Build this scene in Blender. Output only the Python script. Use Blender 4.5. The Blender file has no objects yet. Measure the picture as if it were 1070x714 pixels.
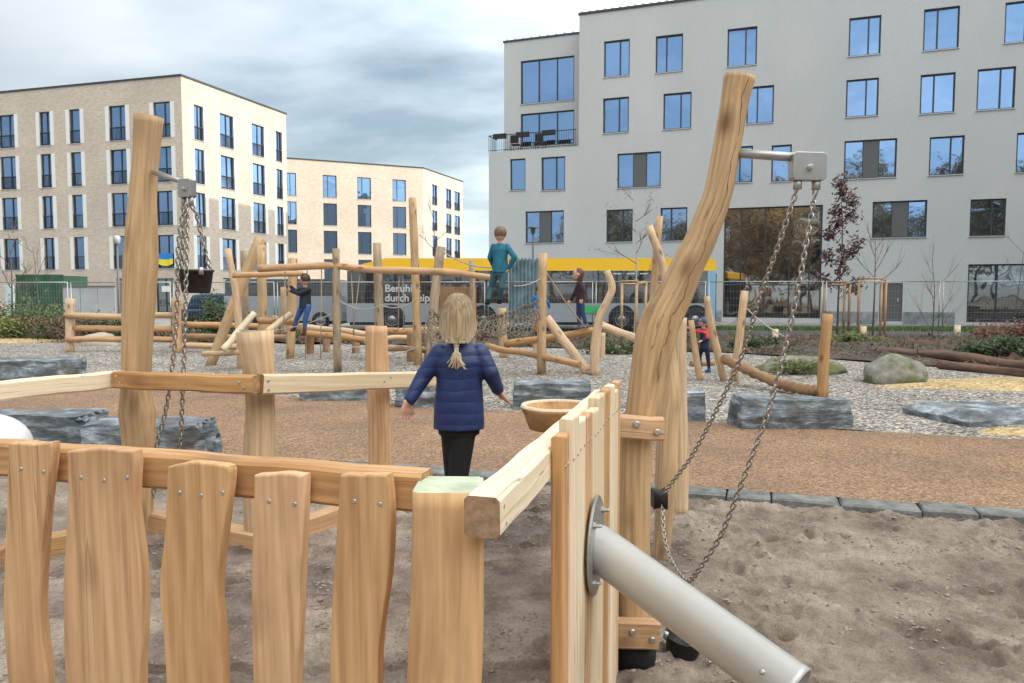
import bpy, bmesh, math, random
from mathutils import Vector, Matrix, noise as mn
random.seed(7)
R = math.radians
S = bpy.context.scene
COL = S.collection
V = Vector
PI = math.pi
# ------------------------------------------------------------------ camera model
F = 800.0; CAMZ = 1.6; PITCH = math.atan(52/F)
CAM = V((0, 0, CAMZ))
FW = V((0, math.cos(PITCH), -math.sin(PITCH))); UP = V((0, math.sin(PITCH), math.cos(PITCH)))
def ray(px, py): return FW + V((1, 0, 0))*((px-535)/F) + UP*((357-py)/F)
def at(px, py, Y):                       # point on the sight line at world depth Y
    d = ray(px, py); return CAM + d*(Y/d.y)
def gd(px, py, h=0.0):                   # point on a level plane
    d = ray(px, py); return CAM + d*((h-CAMZ)/d.z)
def hitv(px, py, A, D):                  # point on a vertical plane through A along D -> (u, z)
    d = ray(px, py); nx, ny = D[1], -D[0]
    t = ((A[0])*nx + (A[1])*ny)/(d.x*nx + d.y*ny)
    p = CAM + d*t
    return (p.x-A[0])*D[0] + (p.y-A[1])*D[1], p.z
# ------------------------------------------------------------------ objects
WO = {}
def world_off(o): return WO.get(o.name, V((0, 0, 0)))
def tag(o, label=None, cat=None, group=None, kind=None):
    if label: o['label'] = label
    if cat: o['category'] = cat
    if group: o['group'] = group
    if kind: o['kind'] = kind
    return o
def thing(name, label, cat, loc=(0, 0, 0), group=None):
    o = bpy.data.objects.new(name, None); COL.objects.link(o)
    o.empty_display_size = .1
    o.location = loc; WO[o.name] = V(loc)
    return tag(o, label, cat, group)
def copy_tree(o, parent=None):
    c = o.copy(); COL.objects.link(c); c.parent = parent
    WO[c.name] = world_off(o)
    for ch in [x for x in o.children]: copy_tree(ch, c)
    return c
def link_mesh(name, me, parent=None, org=None):
    o = bpy.data.objects.new(name, me); COL.objects.link(o)
    if parent is not None:
        o.parent = parent; off = world_off(parent); WO[o.name] = off
    else:
        off = org if org is not None else V((0, 0, 0))
        o.location = off; WO[o.name] = off
    me.transform(Matrix.Translation(-off))
    return o
class MB:
    def __init__(s): s.v = []; s.f = []; s.g = []; s.m = []; s.sm = []
    def add(s, vs, fs, gs=None, mi=0, smooth=False):
        b = len(s.v); s.v += [tuple(p) for p in vs]
        s.g += [tuple(p) for p in (gs if gs else vs)]
        for k, f in enumerate(fs):
            s.f.append([b+i for i in f]); s.m.append(mi if isinstance(mi, int) else mi[k]); s.sm.append(smooth if isinstance(smooth, bool) else smooth[k])
    def build(s, name, mats, parent=None, org=None):
        me = bpy.data.meshes.new(name); me.from_pydata(s.v, [], s.f); 
        for m in (mats if isinstance(mats, (list, tuple)) else [mats]): me.materials.append(m)
        me.polygons.foreach_set('material_index', s.m); me.polygons.foreach_set('use_smooth', s.sm)
        a = me.attributes.new('gr', 'FLOAT_VECTOR', 'POINT')
        a.data.foreach_set('vector', [c for g in s.g for c in g])
        me.update()
        return link_mesh(name, me, parent, org)
    # sweep a closed 2D profile along points
    def sweep(s, prof, pts, scl=None, up=V((0, 0, 1)), amp=0.0, nf=3.0, cap=1, smooth=True, goff=None, capmat=None, twist=0):
        pts = [V(p) for p in pts]; n = len(pts); m = len(prof)
        if goff is None: goff = V((random.uniform(0, 50), random.uniform(0, 50), random.uniform(0, 50)))
        T = []
        for i in range(n):
            t = pts[min(i+1, n-1)] - pts[max(i-1, 0)]; T.append(t.normalized())
        t0 = T[0]
        x = up.cross(t0)
        if x.length < 1e-3: x = V((1, 0, 0)).cross(t0)
        if x.length < 1e-3: x = V((0, 1, 0)).cross(t0)
        x.normalize(); vs = []; gs = []; L = 0
        for i in range(n):
            t = T[i]; x = (x - t*x.dot(t)).normalized(); y = t.cross(x)
            if i: L += (pts[i]-pts[i-1]).length
            k = scl[i] if scl else 1.0
            for (a, b) in prof:
                if amp:
                    q = V((a, b, 0)).normalized()
                    f = 1 + amp*mn.noise(V((q.x*1.3, q.y*1.3, L*nf)) + goff)
                else: f = 1
                vs.append(pts[i] + x*(a*k*f) + y*(b*k*f)); gs.append(V((a*k, b*k, L)) + goff)
        fs = []; sm = []; mi = []
        for i in range(n-1):
            for j in range(m):
                j2 = (j+1) % m
                fs.append((i*m+j, i*m+j2, (i+1)*m+j2, (i+1)*m+j)); sm.append(smooth); mi.append(0)
        if cap:
            c = capmat if capmat is not None else 0
            fs.append(tuple(range(m-1, -1, -1))); sm.append(False); mi.append(c)
            fs.append(tuple((n-1)*m+j for j in range(m))); sm.append(False); mi.append(c)
        s.add(vs, fs, gs, mi, sm)
    def tube(s, pts, r, seg=12, **k):
        if not isinstance(r, (list, tuple)): r = [r]*len(pts)
        prof = [(math.cos(2*PI*i/seg), math.sin(2*PI*i/seg)) for i in range(seg)]
        s.sweep(prof, pts, scl=r, **k)
    def fbox(s, O, ex, ey, ez, mi=0, ch=0.0):     # box from a corner and three edge vectors
        O = V(O); ex = V(ex); ey = V(ey); ez = V(ez)
        c = [O, O+ex, O+ex+ey, O+ey, O+ez, O+ex+ez, O+ex+ey+ez, O+ey+ez]
        lx, ly, lz = ex.length, ey.length, ez.length
        g = [V((a*lx, b*ly, d*lz)) + O for a, b, d in ((0,0,0),(1,0,0),(1,1,0),(0,1,0),(0,0,1),(1,0,1),(1,1,1),(0,1,1))]
        fs = [(0,3,2,1),(4,5,6,7),(0,1,5,4),(1,2,6,5),(2,3,7,6),(3,0,4,7)]
        if ex.cross(ey).dot(ez) < 0: fs = [tuple(reversed(f)) for f in fs]
        s.add(c, fs, g, mi, False)
    def box(s, c, d, mi=0):
        s.fbox(V(c)-V(d)/2, (d[0],0,0), (0,d[1],0), (0,0,d[2]), mi)
    def lathe(s, prof, O, ax=V((0,0,1)), seg=24, smooth=True, mi=0, caps=True):
        ax = V(ax).normalized(); x = ax.orthogonal().normalized(); y = ax.cross(x); O = V(O)
        vs = []; n = len(prof)
        for (r, h) in prof:
            for j in range(seg):
                a = 2*PI*j/seg; vs.append(O + ax*h + (x*math.cos(a)+y*math.sin(a))*r)
        fs = []
        for i in range(n-1):
            for j in range(seg):
                j2 = (j+1) % seg; fs.append((i*seg+j, i*seg+j2, (i+1)*seg+j2, (i+1)*seg+j))
        sm = [smooth]*len(fs)
        if caps:
            fs.append(tuple(range(seg-1, -1, -1))); fs.append(tuple((n-1)*seg+j for j in range(seg))); sm += [False, False]
        s.add(vs, fs, None, mi, sm)
    def plank(s, out, O, ex, ey, ez, th, c=.006):  # outline (x,y) ccw seen from +ez; front face at ez=0, body towards -ez
        n = len(out); O = V(O)
        goff = V((random.uniform(0, 50), random.uniform(0, 50), random.uniform(0, 50)))
        def ins(d):
            r = []
            for i in range(n):
                p0 = V(out[i-1]); p1 = V(out[i]); p2 = V(out[(i+1) % n])
                a = (p1-p0).normalized(); b = (p2-p1).normalized(); t = (a+b)
                t = t.normalized() if t.length > 1e-6 else a
                nn = V((-t.y, t.x)); k = max(.5, nn.dot(V((-a.y, a.x))))
                r.append(p1 + nn*(d/k))
            return r
        rings = [(ins(c), 0), (ins(c*.3), -c*.3), (ins(0), -c), (ins(0), -th+c), (ins(c), -th)]
        vs = []; gs = []
        for rg, z in rings:
            for p in rg: vs.append(O + ex*p.x + ey*p.y + ez*z); gs.append(V((p.x, z, p.y)) + goff)
        fs = [tuple(range(n))]; sm = [False]
        for k in range(len(rings)-1):
            for i in range(n):
                j = (i+1) % n; fs.append((k*n+i, (k+1)*n+i, (k+1)*n+j, k*n+j)); sm.append(False)
        fs.append(tuple(len(vs)-1-i for i in range(n))); sm.append(False)
        s.add(vs, fs, gs, 0, sm)
def rrect(w, h, c):
    return [(-w/2+c,-h/2),(w/2-c,-h/2),(w/2,-h/2+c),(w/2,h/2-c),(w/2-c,h/2),(-w/2+c,h/2),(-w/2,h/2-c),(-w/2,-h/2+c)]
def spline(pts, n):
    pts = [V(p) for p in pts]; out = []
    P = [pts[0]*2-pts[1]] + pts + [pts[-1]*2-pts[-2]]
    for i in range(1, len(P)-2):
        for k in range(n):
            t = k/n; a, b, c, d = P[i-1], P[i], P[i+1], P[i+2]
            out.append(.5*((2*b)+(c-a)*t+(2*a-5*b+4*c-d)*t*t+(3*b-3*c+d-a)*t**3))
    out.append(pts[-1]); return out
def lerpl(vals, n):
    out = []
    for a, b in zip(vals, vals[1:]): out += [a+(b-a)*k/n for k in range(n)]
    return out+[vals[-1]]
# ------------------------------------------------------------------ materials
def newmat(name):
    m = bpy.data.materials.new(name); m.use_nodes = True; nt = m.node_tree
    return m, nt, nt.nodes['Principled BSDF'], (lambda t, **k: mknode(nt, t, **k))
def mknode(nt, t, **k):
    n = nt.nodes.new(t)
    for a, b in k.items():
        if a.startswith('i_'):
            key = a[2:]; key = int(key) if key.isdigit() else key.replace('_', ' ')
            n.inputs[key].default_value = b
        else: setattr(n, a, b)
    return n
def ramp(N, stops):
    r = N('ShaderNodeValToRGB'); e = r.color_ramp.elements
    while len(e) < len(stops): e.new(.5)
    for i, (p, c) in enumerate(stops):
        e[i].position = p; e[i].color = (c[0], c[1], c[2], 1) if isinstance(c, (tuple, list)) else (c, c, c, 1)
    return r
def plain(name, col, rough=.6, metal=0, spec=.5, var=.0, vscale=3, bump=0, bscale=40, coat=0):
    m, nt, P, N = newmat(name); L = nt.links.new
    P.inputs['Roughness'].default_value = rough; P.inputs['Metallic'].default_value = metal
    P.inputs['Specular IOR Level'].default_value = spec; P.inputs['Coat Weight'].default_value = coat
    P.inputs['Base Color'].default_value = (*col, 1)
    tc = N('ShaderNodeTexCoord')
    if var:
        no = N('ShaderNodeTexNoise', i_Scale=vscale, i_Detail=5.0, i_Roughness=.6); L(tc.outputs['Object'], no.inputs['Vector'])
        r = ramp(N, [(.3, [c*(1-var) for c in col]), (.7, [min(1, c*(1+var)) for c in col])]); L(no.outputs['Fac'], r.inputs[0]); L(r.outputs[0], P.inputs['Base Color'])
    if bump:
        no = N('ShaderNodeTexNoise', i_Scale=bscale, i_Detail=5.0); L(tc.outputs['Object'], no.inputs['Vector'])
        b = N('ShaderNodeBump', i_Strength=bump, i_Distance=.02); L(no.outputs['Fac'], b.inputs['Height']); L(b.outputs[0], P.inputs['Normal'])
    return m
def wood(name, dark, light, grain=75, rough=.62, stain=(.30,.22,.15), stain_amt=.45, knots=True, sp=.35):
    m, nt, P, N = newmat(name); L = nt.links.new
    at_ = N('ShaderNodeAttribute', attribute_name='gr')
    oi = N('ShaderNodeObjectInfo')
    def mp(sc):
        k = N('ShaderNodeMapping'); k.inputs['Scale'].default_value = sc; L(at_.outputs['Vector'], k.inputs[0]); return k
    n0 = N('ShaderNodeTexNoise', i_Scale=1.0, i_Detail=3.0); L(mp((5, 5, 1.3)).outputs[0], n0.inputs['Vector'])
    mx0 = N('ShaderNodeVectorMath', operation='MULTIPLY_ADD'); mx0.inputs[1].default_value = (2.2, 2.2, .5); L(n0.outputs['Color'], mx0.inputs[0]); L(mp((grain, grain, 1.6)).outputs[0], mx0.inputs[2])
    n1 = N('ShaderNodeTexNoise', i_Scale=1.0, i_Detail=7.0, i_Roughness=.62); L(mx0.outputs[0], n1.inputs['Vector'])
    wv = N('ShaderNodeTexWave', i_Scale=1.0, i_Distortion=16.0, i_Detail=2.0); wv.inputs['Detail Scale'].default_value = .35
    wv.bands_direction = 'DIAGONAL'; L(mp((15, 15, .8)).outputs[0], wv.inputs['Vector'])
    mixf = N('ShaderNodeMix', data_type='FLOAT'); mixf.inputs[0].default_value = .13; L(n1.outputs['Fac'], mixf.inputs[2]); L(wv.outputs['Fac'], mixf.inputs[3])
    mid = [(a+b)/2 for a, b in zip(dark, light)]
    r = ramp(N, [(.22, dark), (.42, mid), (.66, light)]); L(mixf.outputs[0], r.inputs[0])
    # large stains
    n2 = N('ShaderNodeTexNoise', i_Scale=1.0, i_Detail=4.0, i_Roughness=.65); L(mp((4.5, 4.5, 1.6)).outputs[0], n2.inputs['Vector'])
    r2 = ramp(N, [(.46, 0.0), (.70, stain_amt*1.2)]); L(n2.outputs['Fac'], r2.inputs[0])
    m1 = N('ShaderNodeMix', data_type='RGBA'); L(r2.outputs[0], m1.inputs[0]); L(r.outputs[0], m1.inputs[6]); m1.inputs[7].default_value = (*stain, 1)
    # drying cracks
    n3 = N('ShaderNodeTexNoise', i_Scale=1.0, i_Detail=2.0); L(mp((28, 28, .7)).outputs[0], n3.inputs['Vector'])
    r3 = ramp(N, [(.49, 0.0), (.5, .7), (.51, 0.0)]); L(n3.outputs['Fac'], r3.inputs[0])
    n3b = N('ShaderNodeTexNoise', i_Scale=1.0, i_Detail=1.0); L(mp((4, 4, 1.1)).outputs[0], n3b.inputs['Vector'])
    r3b = ramp(N, [(.55, 0.0), (.62, 1.0)]); L(n3b.outputs['Fac'], r3b.inputs[0])
    mc = N('ShaderNodeMath', operation='MULTIPLY'); L(r3.outputs[0], mc.inputs[0]); L(r3b.outputs[0], mc.inputs[1])
    m2 = N('ShaderNodeMix', data_type='RGBA'); L(mc.outputs[0], m2.inputs[0]); L(m1.outputs[2], m2.inputs[6]); m2.inputs[7].default_value = (.12, .075, .04, 1)
    last = m2
    if knots:
        vo = N('ShaderNodeTexVoronoi', i_Scale=1.0); L(mp((5.5, 5.5, 2.6)).outputs[0], vo.inputs['Vector'])
        r4 = ramp(N, [(.08, .85), (.17, .3), (.25, 0.0)]); L(vo.outputs['Distance'], r4.inputs[0])
        m3 = N('ShaderNodeMix', data_type='RGBA'); L(r4.outputs[0], m3.inputs[0]); L(m2.outputs[2], m3.inputs[6]); m3.inputs[7].default_value = (.17, .09, .045, 1); last = m3
    hs = N('ShaderNodeHueSaturation'); L(last.outputs[2], hs.inputs['Color'])
    mr = N('ShaderNodeMapRange'); mr.inputs[3].default_value = .86; mr.inputs[4].default_value = 1.12; L(oi.outputs['Random'], mr.inputs[0]); L(mr.outputs[0], hs.inputs['Value'])
    mr2 = N('ShaderNodeMapRange'); mr2.inputs[3].default_value = 1.1; mr2.inputs[4].default_value = .88; L(oi.outputs['Random'], mr2.inputs[0]); L(mr2.outputs[0], hs.inputs['Saturation'])
    L(hs.outputs[0], P.inputs['Base Color'])
    P.inputs['Roughness'].default_value = rough; P.inputs['Specular IOR Level'].default_value = sp
    ad = N('ShaderNodeMath', operation='SUBTRACT'); L(mixf.outputs[0], ad.inputs[0]); L(mc.outputs[0], ad.inputs[1])
    b = N('ShaderNodeBump', i_Strength=.5, i_Distance=.003); L(ad.outputs[0], b.inputs['Height']); L(b.outputs[0], P.inputs['Normal'])
    return m
W_LOG = wood('wood_log', (.38,.23,.12), (.72,.50,.30))
W_PLK = wood('wood_plank', (.38,.185,.075), (.70,.42,.205), grain=60, stain=(.36,.16,.07), stain_amt=.5)
W_PALE = wood('wood_pale', (.62,.45,.28), (.82,.66,.46), stain=(.6,.45,.30), stain_amt=.3, knots=False)
W_OR = wood('wood_orange', (.42,.22,.10), (.62,.38,.20), stain=(.27,.15,.08))
W_GREY = wood('wood_weathered', (.25,.18,.12), (.50,.38,.26), stain=(.14,.11,.09), stain_amt=.6)
W_BRN = wood('wood_brown', (.22,.12,.06), (.42,.25,.13), stain=(.12,.07,.05), stain_amt=.6)
W_RED = wood('wood_rotting', (.05,.03,.022), (.18,.09,.055), stain=(.03,.025,.02), stain_amt=.7)
W_END = plain('wood_end_grain', (.40,.24,.12), .8, var=.35, vscale=30, bump=.2, bscale=60)
W_ENDD = plain('wood_end_dark', (.22,.12,.06), .8, var=.35, vscale=40)
STEEL = plain('steel_brushed', (.52,.51,.50), .38, metal=.85, var=.12, vscale=20)
GALV = plain('steel_galvanised', (.40,.40,.39), .45, metal=.8, var=.15, vscale=8)
PIPE = plain('pipe_paint', (.47,.455,.43), .36, metal=.25, var=.05, vscale=6, coat=.15)
CHAIN = plain('chain_steel', (.42,.38,.34), .38, metal=.9, var=.3, vscale=60)
RUB = plain('rubber_black', (.012,.012,.013), .55, bump=.2, bscale=60)
BLK = plain('tar_black', (.012,.012,.012), .8, bump=.4, bscale=80)
ANTH = plain('frame_anthracite', (.035,.038,.042), .45)
GREYP = plain('panel_grey', (.10,.105,.11), .55)
SILL = plain('sill_metal', (.45,.46,.47), .4, metal=.3)
WHITE = plain('plaster_white', (.72,.70,.66), .7)
ROPEN = plain('rope_net', (.22,.18,.135), .9, bump=.5, bscale=200)
ROPE = plain('rope_beige', (.42,.35,.25), .9, bump=.5, bscale=200)
ROPEG = plain('rope_grey', (.40,.385,.36), .9, bump=.5, bscale=200)
def brick():
    m, nt, P, N = newmat('cream_brick'); L = nt.links.new
    a = N('ShaderNodeAttribute', attribute_name='gr')
    br = N('ShaderNodeTexBrick', i_Scale=1.0); br.inputs['Brick Width'].default_value = .26; br.inputs['Row Height'].default_value = .085
    br.inputs['Mortar Size'].default_value = .008; br.inputs['Bias'].default_value = -.1
    br.inputs['Color1'].default_value = (.60,.50,.41,1); br.inputs['Color2'].default_value = (.50,.415,.335,1); br.inputs['Mortar'].default_value = (.50,.44,.37,1)
    L(a.outputs['Vector'], br.inputs['Vector'])
    mp = N('ShaderNodeMapping'); mp.inputs['Scale'].default_value = (2.6, 9, 1); L(a.outputs['Vector'], mp.inputs[0])
    n = N('ShaderNodeTexNoise', i_Scale=1.0, i_Detail=4.0, i_Roughness=.7); L(mp.outputs[0], n.inputs['Vector'])
    r = ramp(N, [(.27, (.50,.42,.36)), (.38, (.88,.88,.88)), (.6, (1.0,1.0,1.0)), (.75, (1.12,1.12,1.10))]); L(n.outputs['Fac'], r.inputs[0])
    mx = N('ShaderNodeMix', data_type='RGBA', blend_type='MULTIPLY'); mx.inputs[0].default_value = 1; L(br.outputs[0], mx.inputs[6]); L(r.outputs[0], mx.inputs[7])
    n2 = N('ShaderNodeTexNoise', i_Scale=.35, i_Detail=3.0); L(a.outputs['Vector'], n2.inputs['Vector'])
    r2 = ramp(N, [(.3, .92), (.7, 1.06)]); L(n2.outputs['Fac'], r2.inputs[0])
    mx2 = N('ShaderNodeMix', data_type='RGBA', blend_type='MULTIPLY'); mx2.inputs[0].default_value = 1; L(mx.outputs[2], mx2.inputs[6]); L(r2.outputs[0], mx2.inputs[7])
    L(mx2.outputs[2], P.inputs['Base Color']); P.inputs['Roughness'].default_value = .85
    return m
BRICK = brick()
def render_mat():
    m, nt, P, N = newmat('grey_render'); L = nt.links.new
    a = N('ShaderNodeAttribute', attribute_name='gr')
    mp = N('ShaderNodeMapping'); mp.inputs['Scale'].default_value = (.25, .12, 1); L(a.outputs['Vector'], mp.inputs[0])
    n = N('ShaderNodeTexNoise', i_Scale=1.0, i_Detail=6.0, i_Roughness=.6); L(mp.outputs[0], n.inputs['Vector'])
    r = ramp(N, [(.3, (.46,.47,.475)), (.7, (.525,.53,.53))]); L(n.outputs['Fac'], r.inputs[0])
    mp2 = N('ShaderNodeMapping'); mp2.inputs['Scale'].default_value = (7, 12, 1); L(a.outputs['Vector'], mp2.inputs[0])
    n2 = N('ShaderNodeTexNoise', i_Scale=1.0, i_Detail=3.0); L(mp2.outputs[0], n2.inputs['Vector'])
    r2 = ramp(N, [(.35, .965), (.65, 1.025)]); L(n2.outputs['Fac'], r2.inputs[0])
    mx = N('ShaderNodeMix', data_type='RGBA', blend_type='MULTIPLY'); mx.inputs[0].default_value = 1; L(r.outputs[0], mx.inputs[6]); L(r2.outputs[0], mx.inputs[7])
    L(mx.outputs[2], P.inputs['Base Color']); P.inputs['Roughness'].default_value = .9
    b = N('ShaderNodeBump', i_Strength=.15, i_Distance=.01); L(n2.outputs['Fac'], b.inputs['Height']); L(b.outputs[0], P.inputs['Normal'])
    return m
RENDER = render_mat()
def glass(name, tint, fac, body=(.01,.014,.018)):
    m, nt, P, N = newmat(name); L = nt.links.new
    P.inputs['Base Color'].default_value = (*body, 1); P.inputs['Roughness'].default_value = .3
    g = N('ShaderNodeBsdfGlossy'); g.inputs['Color'].default_value = (*tint, 1); g.inputs['Roughness'].default_value = .02
    tc = N('ShaderNodeTexCoord'); n = N('ShaderNodeTexNoise', i_Scale=.9, i_Detail=1.0); L(tc.outputs['Object'], n.inputs['Vector'])
    b = N('ShaderNodeBump', i_Strength=.35, i_Distance=.03); L(n.outputs['Fac'], b.inputs['Height']); L(b.outputs[0], g.inputs['Normal'])
    mx = N('ShaderNodeMixShader'); mx.inputs[0].default_value = fac; L(P.outputs[0], mx.inputs[1]); L(g.outputs[0], mx.inputs[2])
    out = nt.nodes['Material Output']; L(mx.outputs[0], out.inputs[0])
    return m
GLASS = glass('window_glass', (.33,.52,.82), .62)
GLASSD = glass('dark_glass', (.7,.8,.85), .35)
BUSG = glass('bus_glass', (.8,.8,.8), .10, (.012,.012,.014))
def granular(name, stops, scale, bump=.6, dist=.02, rough=.9, extra=None, warp=0):
    m, nt, P, N = newmat(name); L = nt.links.new
    tc = N('ShaderNodeTexCoord')
    v = N('ShaderNodeTexVoronoi', i_Scale=scale); L(tc.outputs['Object'], v.inputs['Vector'])
    s = N('ShaderNodeSeparateColor'); L(v.outputs['Color'], s.inputs[0])
    r = ramp(N, stops); L(s.outputs[0], r.inputs[0]); last = r.outputs[0]
    n = N('ShaderNodeTexNoise', i_Scale=.8, i_Detail=6.0, i_Roughness=.65); L(tc.outputs['Object'], n.inputs['Vector'])
    r2 = ramp(N, [(.3, .72), (.7, 1.15)]); L(n.outputs['Fac'], r2.inputs[0])
    mx = N('ShaderNodeMix', data_type='RGBA', blend_type='MULTIPLY'); mx.inputs[0].default_value = 1; L(last, mx.inputs[6]); L(r2.outputs[0], mx.inputs[7])
    L(mx.outputs[2], P.inputs['Base Color']); P.inputs['Roughness'].default_value = rough
    mu = N('ShaderNodeMath', operation='MULTIPLY_ADD'); L(v.outputs['Distance'], mu.inputs[0]); mu.inputs[1].default_value = -.7; L(s.outputs[1], mu.inputs[2])
    b = N('ShaderNodeBump', i_Strength=bump, i_Distance=dist); L(mu.outputs[0], b.inputs['Height']); L(b.outputs[0], P.inputs['Normal'])
    return m
GRAVEL = granular('gravel', [(0, (.05,.045,.04)), (.3, (.15,.13,.115)), (.7, (.36,.32,.275)), (1, (.80,.72,.62))], 34, 1.0, .02)
CHIPS = granular('woodchips', [(0, (.32,.20,.09)), (.5, (.55,.38,.18)), (1, (.75,.58,.32))], 26, 1.0, .03)
PATHM = granular('path_binding_gravel', [(0, (.14,.078,.043)), (.5, (.26,.152,.087)), (1, (.42,.27,.165))], 60, .6, .008)
SOIL = granular('soil', [(0, (.03,.022,.016)), (.5, (.075,.055,.04)), (1, (.17,.13,.09))], 18, 1.0, .05)
ASPH = granular('asphalt', [(0, (.04,.04,.042)), (.6, (.07,.07,.072)), (1, (.11,.11,.11))], 60, .3, .005, rough=.7)
PAVE = granular('paving', [(0, (.20,.19,.18)), (.6, (.26,.25,.24)), (1, (.30,.29,.28))], 6, .2, .005)
def sand_mat(name, wet=False):
    m, nt, P, N = newmat(name); L = nt.links.new
    tc = N('ShaderNodeTexCoord')
    n = N('ShaderNodeTexNoise', i_Scale=1.6, i_Detail=8.0, i_Roughness=.7); L(tc.outputs['Object'], n.inputs['Vector'])
    c = [(.36, (.18,.135,.10)), (.5, (.31,.243,.19)), (.64, (.47,.38,.31))] if not wet else [(.38, (.13,.09,.07)), (.5, (.33,.245,.195)), (.62, (.56,.45,.37))]
    r = ramp(N, c); L(n.outputs['Fac'], r.inputs[0])
    n2 = N('ShaderNodeTexNoise', i_Scale=90.0, i_Detail=4.0, i_Roughness=.8); L(tc.outputs['Object'], n2.inputs['Vector'])
    r2 = ramp(N, [(.35, .72), (.65, 1.22)]); L(n2.outputs['Fac'], r2.inputs[0])
    mx = N('ShaderNodeMix', data_type='RGBA', blend_type='MULTIPLY'); mx.inputs[0].default_value = 1; L(r.outputs[0], mx.inputs[6]); L(r2.outputs[0], mx.inputs[7])
    L(mx.outputs[2], P.inputs['Base Color'])
    n3 = N('ShaderNodeTexNoise', i_Scale=30.0, i_Detail=9.0, i_Roughness=.8); L(tc.outputs['Object'], n3.inputs['Vector'])
    b = N('ShaderNodeBump', i_Strength=.9, i_Distance=.028); L(n3.outputs['Fac'], b.inputs['Height']); L(b.outputs[0], P.inputs['Normal'])
    P.inputs['Roughness'].default_value = .85
    if wet:
        n4 = N('ShaderNodeTexNoise', i_Scale=1.3, i_Detail=3.0); L(tc.outputs['Object'], n4.inputs['Vector'])
        r4 = ramp(N, [(.40, .35), (.55, .9)]); L(n4.outputs['Fac'], r4.inputs[0]); L(r4.outputs[0], P.inputs['Roughness'])
    return m
SAND = sand_mat('sand'); DECKM = sand_mat('sandy_deck', True)
def slate_mat():
    m, nt, P, N = newmat('slate'); L = nt.links.new
    tc = N('ShaderNodeTexCoord'); oi = N('ShaderNodeObjectInfo')
    ad = N('ShaderNodeVectorMath', operation='ADD'); L(tc.outputs['Object'], ad.inputs[0]); L(oi.outputs['Random'], ad.inputs[1])
    mp = N('ShaderNodeMapping'); mp.inputs['Scale'].default_value = (2.2, 2.2, 7); L(ad.outputs[0], mp.inputs[0])
    n = N('ShaderNodeTexNoise', i_Scale=1.5, i_Detail=9.0, i_Roughness=.68); L(mp.outputs[0], n.inputs['Vector'])
    r = ramp(N, [(.30, (.035,.04,.045)), (.47, (.11,.125,.14)), (.57, (.24,.28,.31)), (.68, (.55,.60,.63))]); L(n.outputs['Fac'], r.inputs[0])
    n2 = N('ShaderNodeTexNoise', i_Scale=1.4, i_Detail=3.0); L(ad.outputs[0], n2.inputs['Vector'])
    r2 = ramp(N, [(.52, 0.0), (.68, .7)]); L(n2.outputs['Fac'], r2.inputs[0])
    mx = N('ShaderNodeMix', data_type='RGBA'); L(r2.outputs[0], mx.inputs[0]); L(r.outputs[0], mx.inputs[6]); mx.inputs[7].default_value = (.15,.10,.065,1)
    L(mx.outputs[2], P.inputs['Base Color']); P.inputs['Roughness'].default_value = .55
    b = N('ShaderNodeBump', i_Strength=.9, i_Distance=.03); L(n.outputs['Fac'], b.inputs['Height']); L(b.outputs[0], P.inputs['Normal'])
    return m
SLATE = slate_mat()
def boulder_mat():
    m, nt, P, N = newmat('mossy_stone'); L = nt.links.new
    tc = N('ShaderNodeTexCoord')
    n = N('ShaderNodeTexNoise', i_Scale=5.0, i_Detail=9.0, i_Roughness=.7); L(tc.outputs['Object'], n.inputs['Vector'])
    r = ramp(N, [(.3, (.13,.12,.10)), (.55, (.27,.25,.21)), (.75, (.42,.40,.36))]); L(n.outputs['Fac'], r.inputs[0])
    n2 = N('ShaderNodeTexNoise', i_Scale=2.2, i_Detail=5.0); L(tc.outputs['Object'], n2.inputs['Vector'])
    r2 = ramp(N, [(.47, 0.0), (.58, .85)]); L(n2.outputs['Fac'], r2.inputs[0])
    mx = N('ShaderNodeMix', data_type='RGBA'); L(r2.outputs[0], mx.inputs[0]); L(r.outputs[0], mx.inputs[6]); mx.inputs[7].default_value = (.10,.115,.03,1)
    L(mx.outputs[2], P.inputs['Base Color']); P.inputs['Roughness'].default_value = .85
    b = N('ShaderNodeBump', i_Strength=.6, i_Distance=.03); L(n.outputs['Fac'], b.inputs['Height']); L(b.outputs[0], P.inputs['Normal'])
    return m
MOSSY = boulder_mat()
# ------------------------------------------------------------------ terrain strips
def pl(pts, x):
    if x <= pts[0][0]: return pts[0][1]
    for (a, b), (c, d) in zip(pts, pts[1:]):
        if x <= c: t = (x-a)/(c-a); return b+(d-b)*t
    return pts[-1][1]
def sm_pl(pts, x): return (pl(pts, x-.5)+pl(pts, x)+pl(pts, x+.5))/3
K_NEAR = [(-60,18),(-15,9.9),(-8,8.45),(-5.2,7.78),(-2.8,7.2),(-.2,6.52),(1.37,5.98),(3.5,5.32),(8,4.0),(20,1),(60,-8)]
P_FAR = [(-60,22),(-15,14.6),(-8.6,13.0),(-3.4,11.6),(-1.1,10.5),(2.4,9.25),(5.4,8.15),(12,6),(60,-4)]
G_FAR = [(-60,29),(-16,25),(-5,23),(3,21),(6,19.5),(8,17),(10,15.4),(15,13.6),(60,10)]
S_FAR = [(-60,31),(0,28.8),(10,27.2),(60,24)]
def strip(name, lo, hi, x0, x1, nx, ny, mat, zf, kind='structure'):
    b = MB(); vs = []; fs = []
    for i in range(nx+1):
        x = x0+(x1-x0)*i/nx; a = lo(x); c = hi(x)
        for j in range(ny+1):
            y = a+(c-a)*j/ny; vs.append((x, y, zf(x, y, j/ny)))
    for i in range(nx):
        for j in range(ny):
            k = i*(ny+1)+j; fs.append((k, k+ny+1, k+ny+2, k+1))
    b.add(vs, fs, None, 0, True); o = b.build(name, mat); o['kind'] = kind; return o
dimp = []
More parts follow.
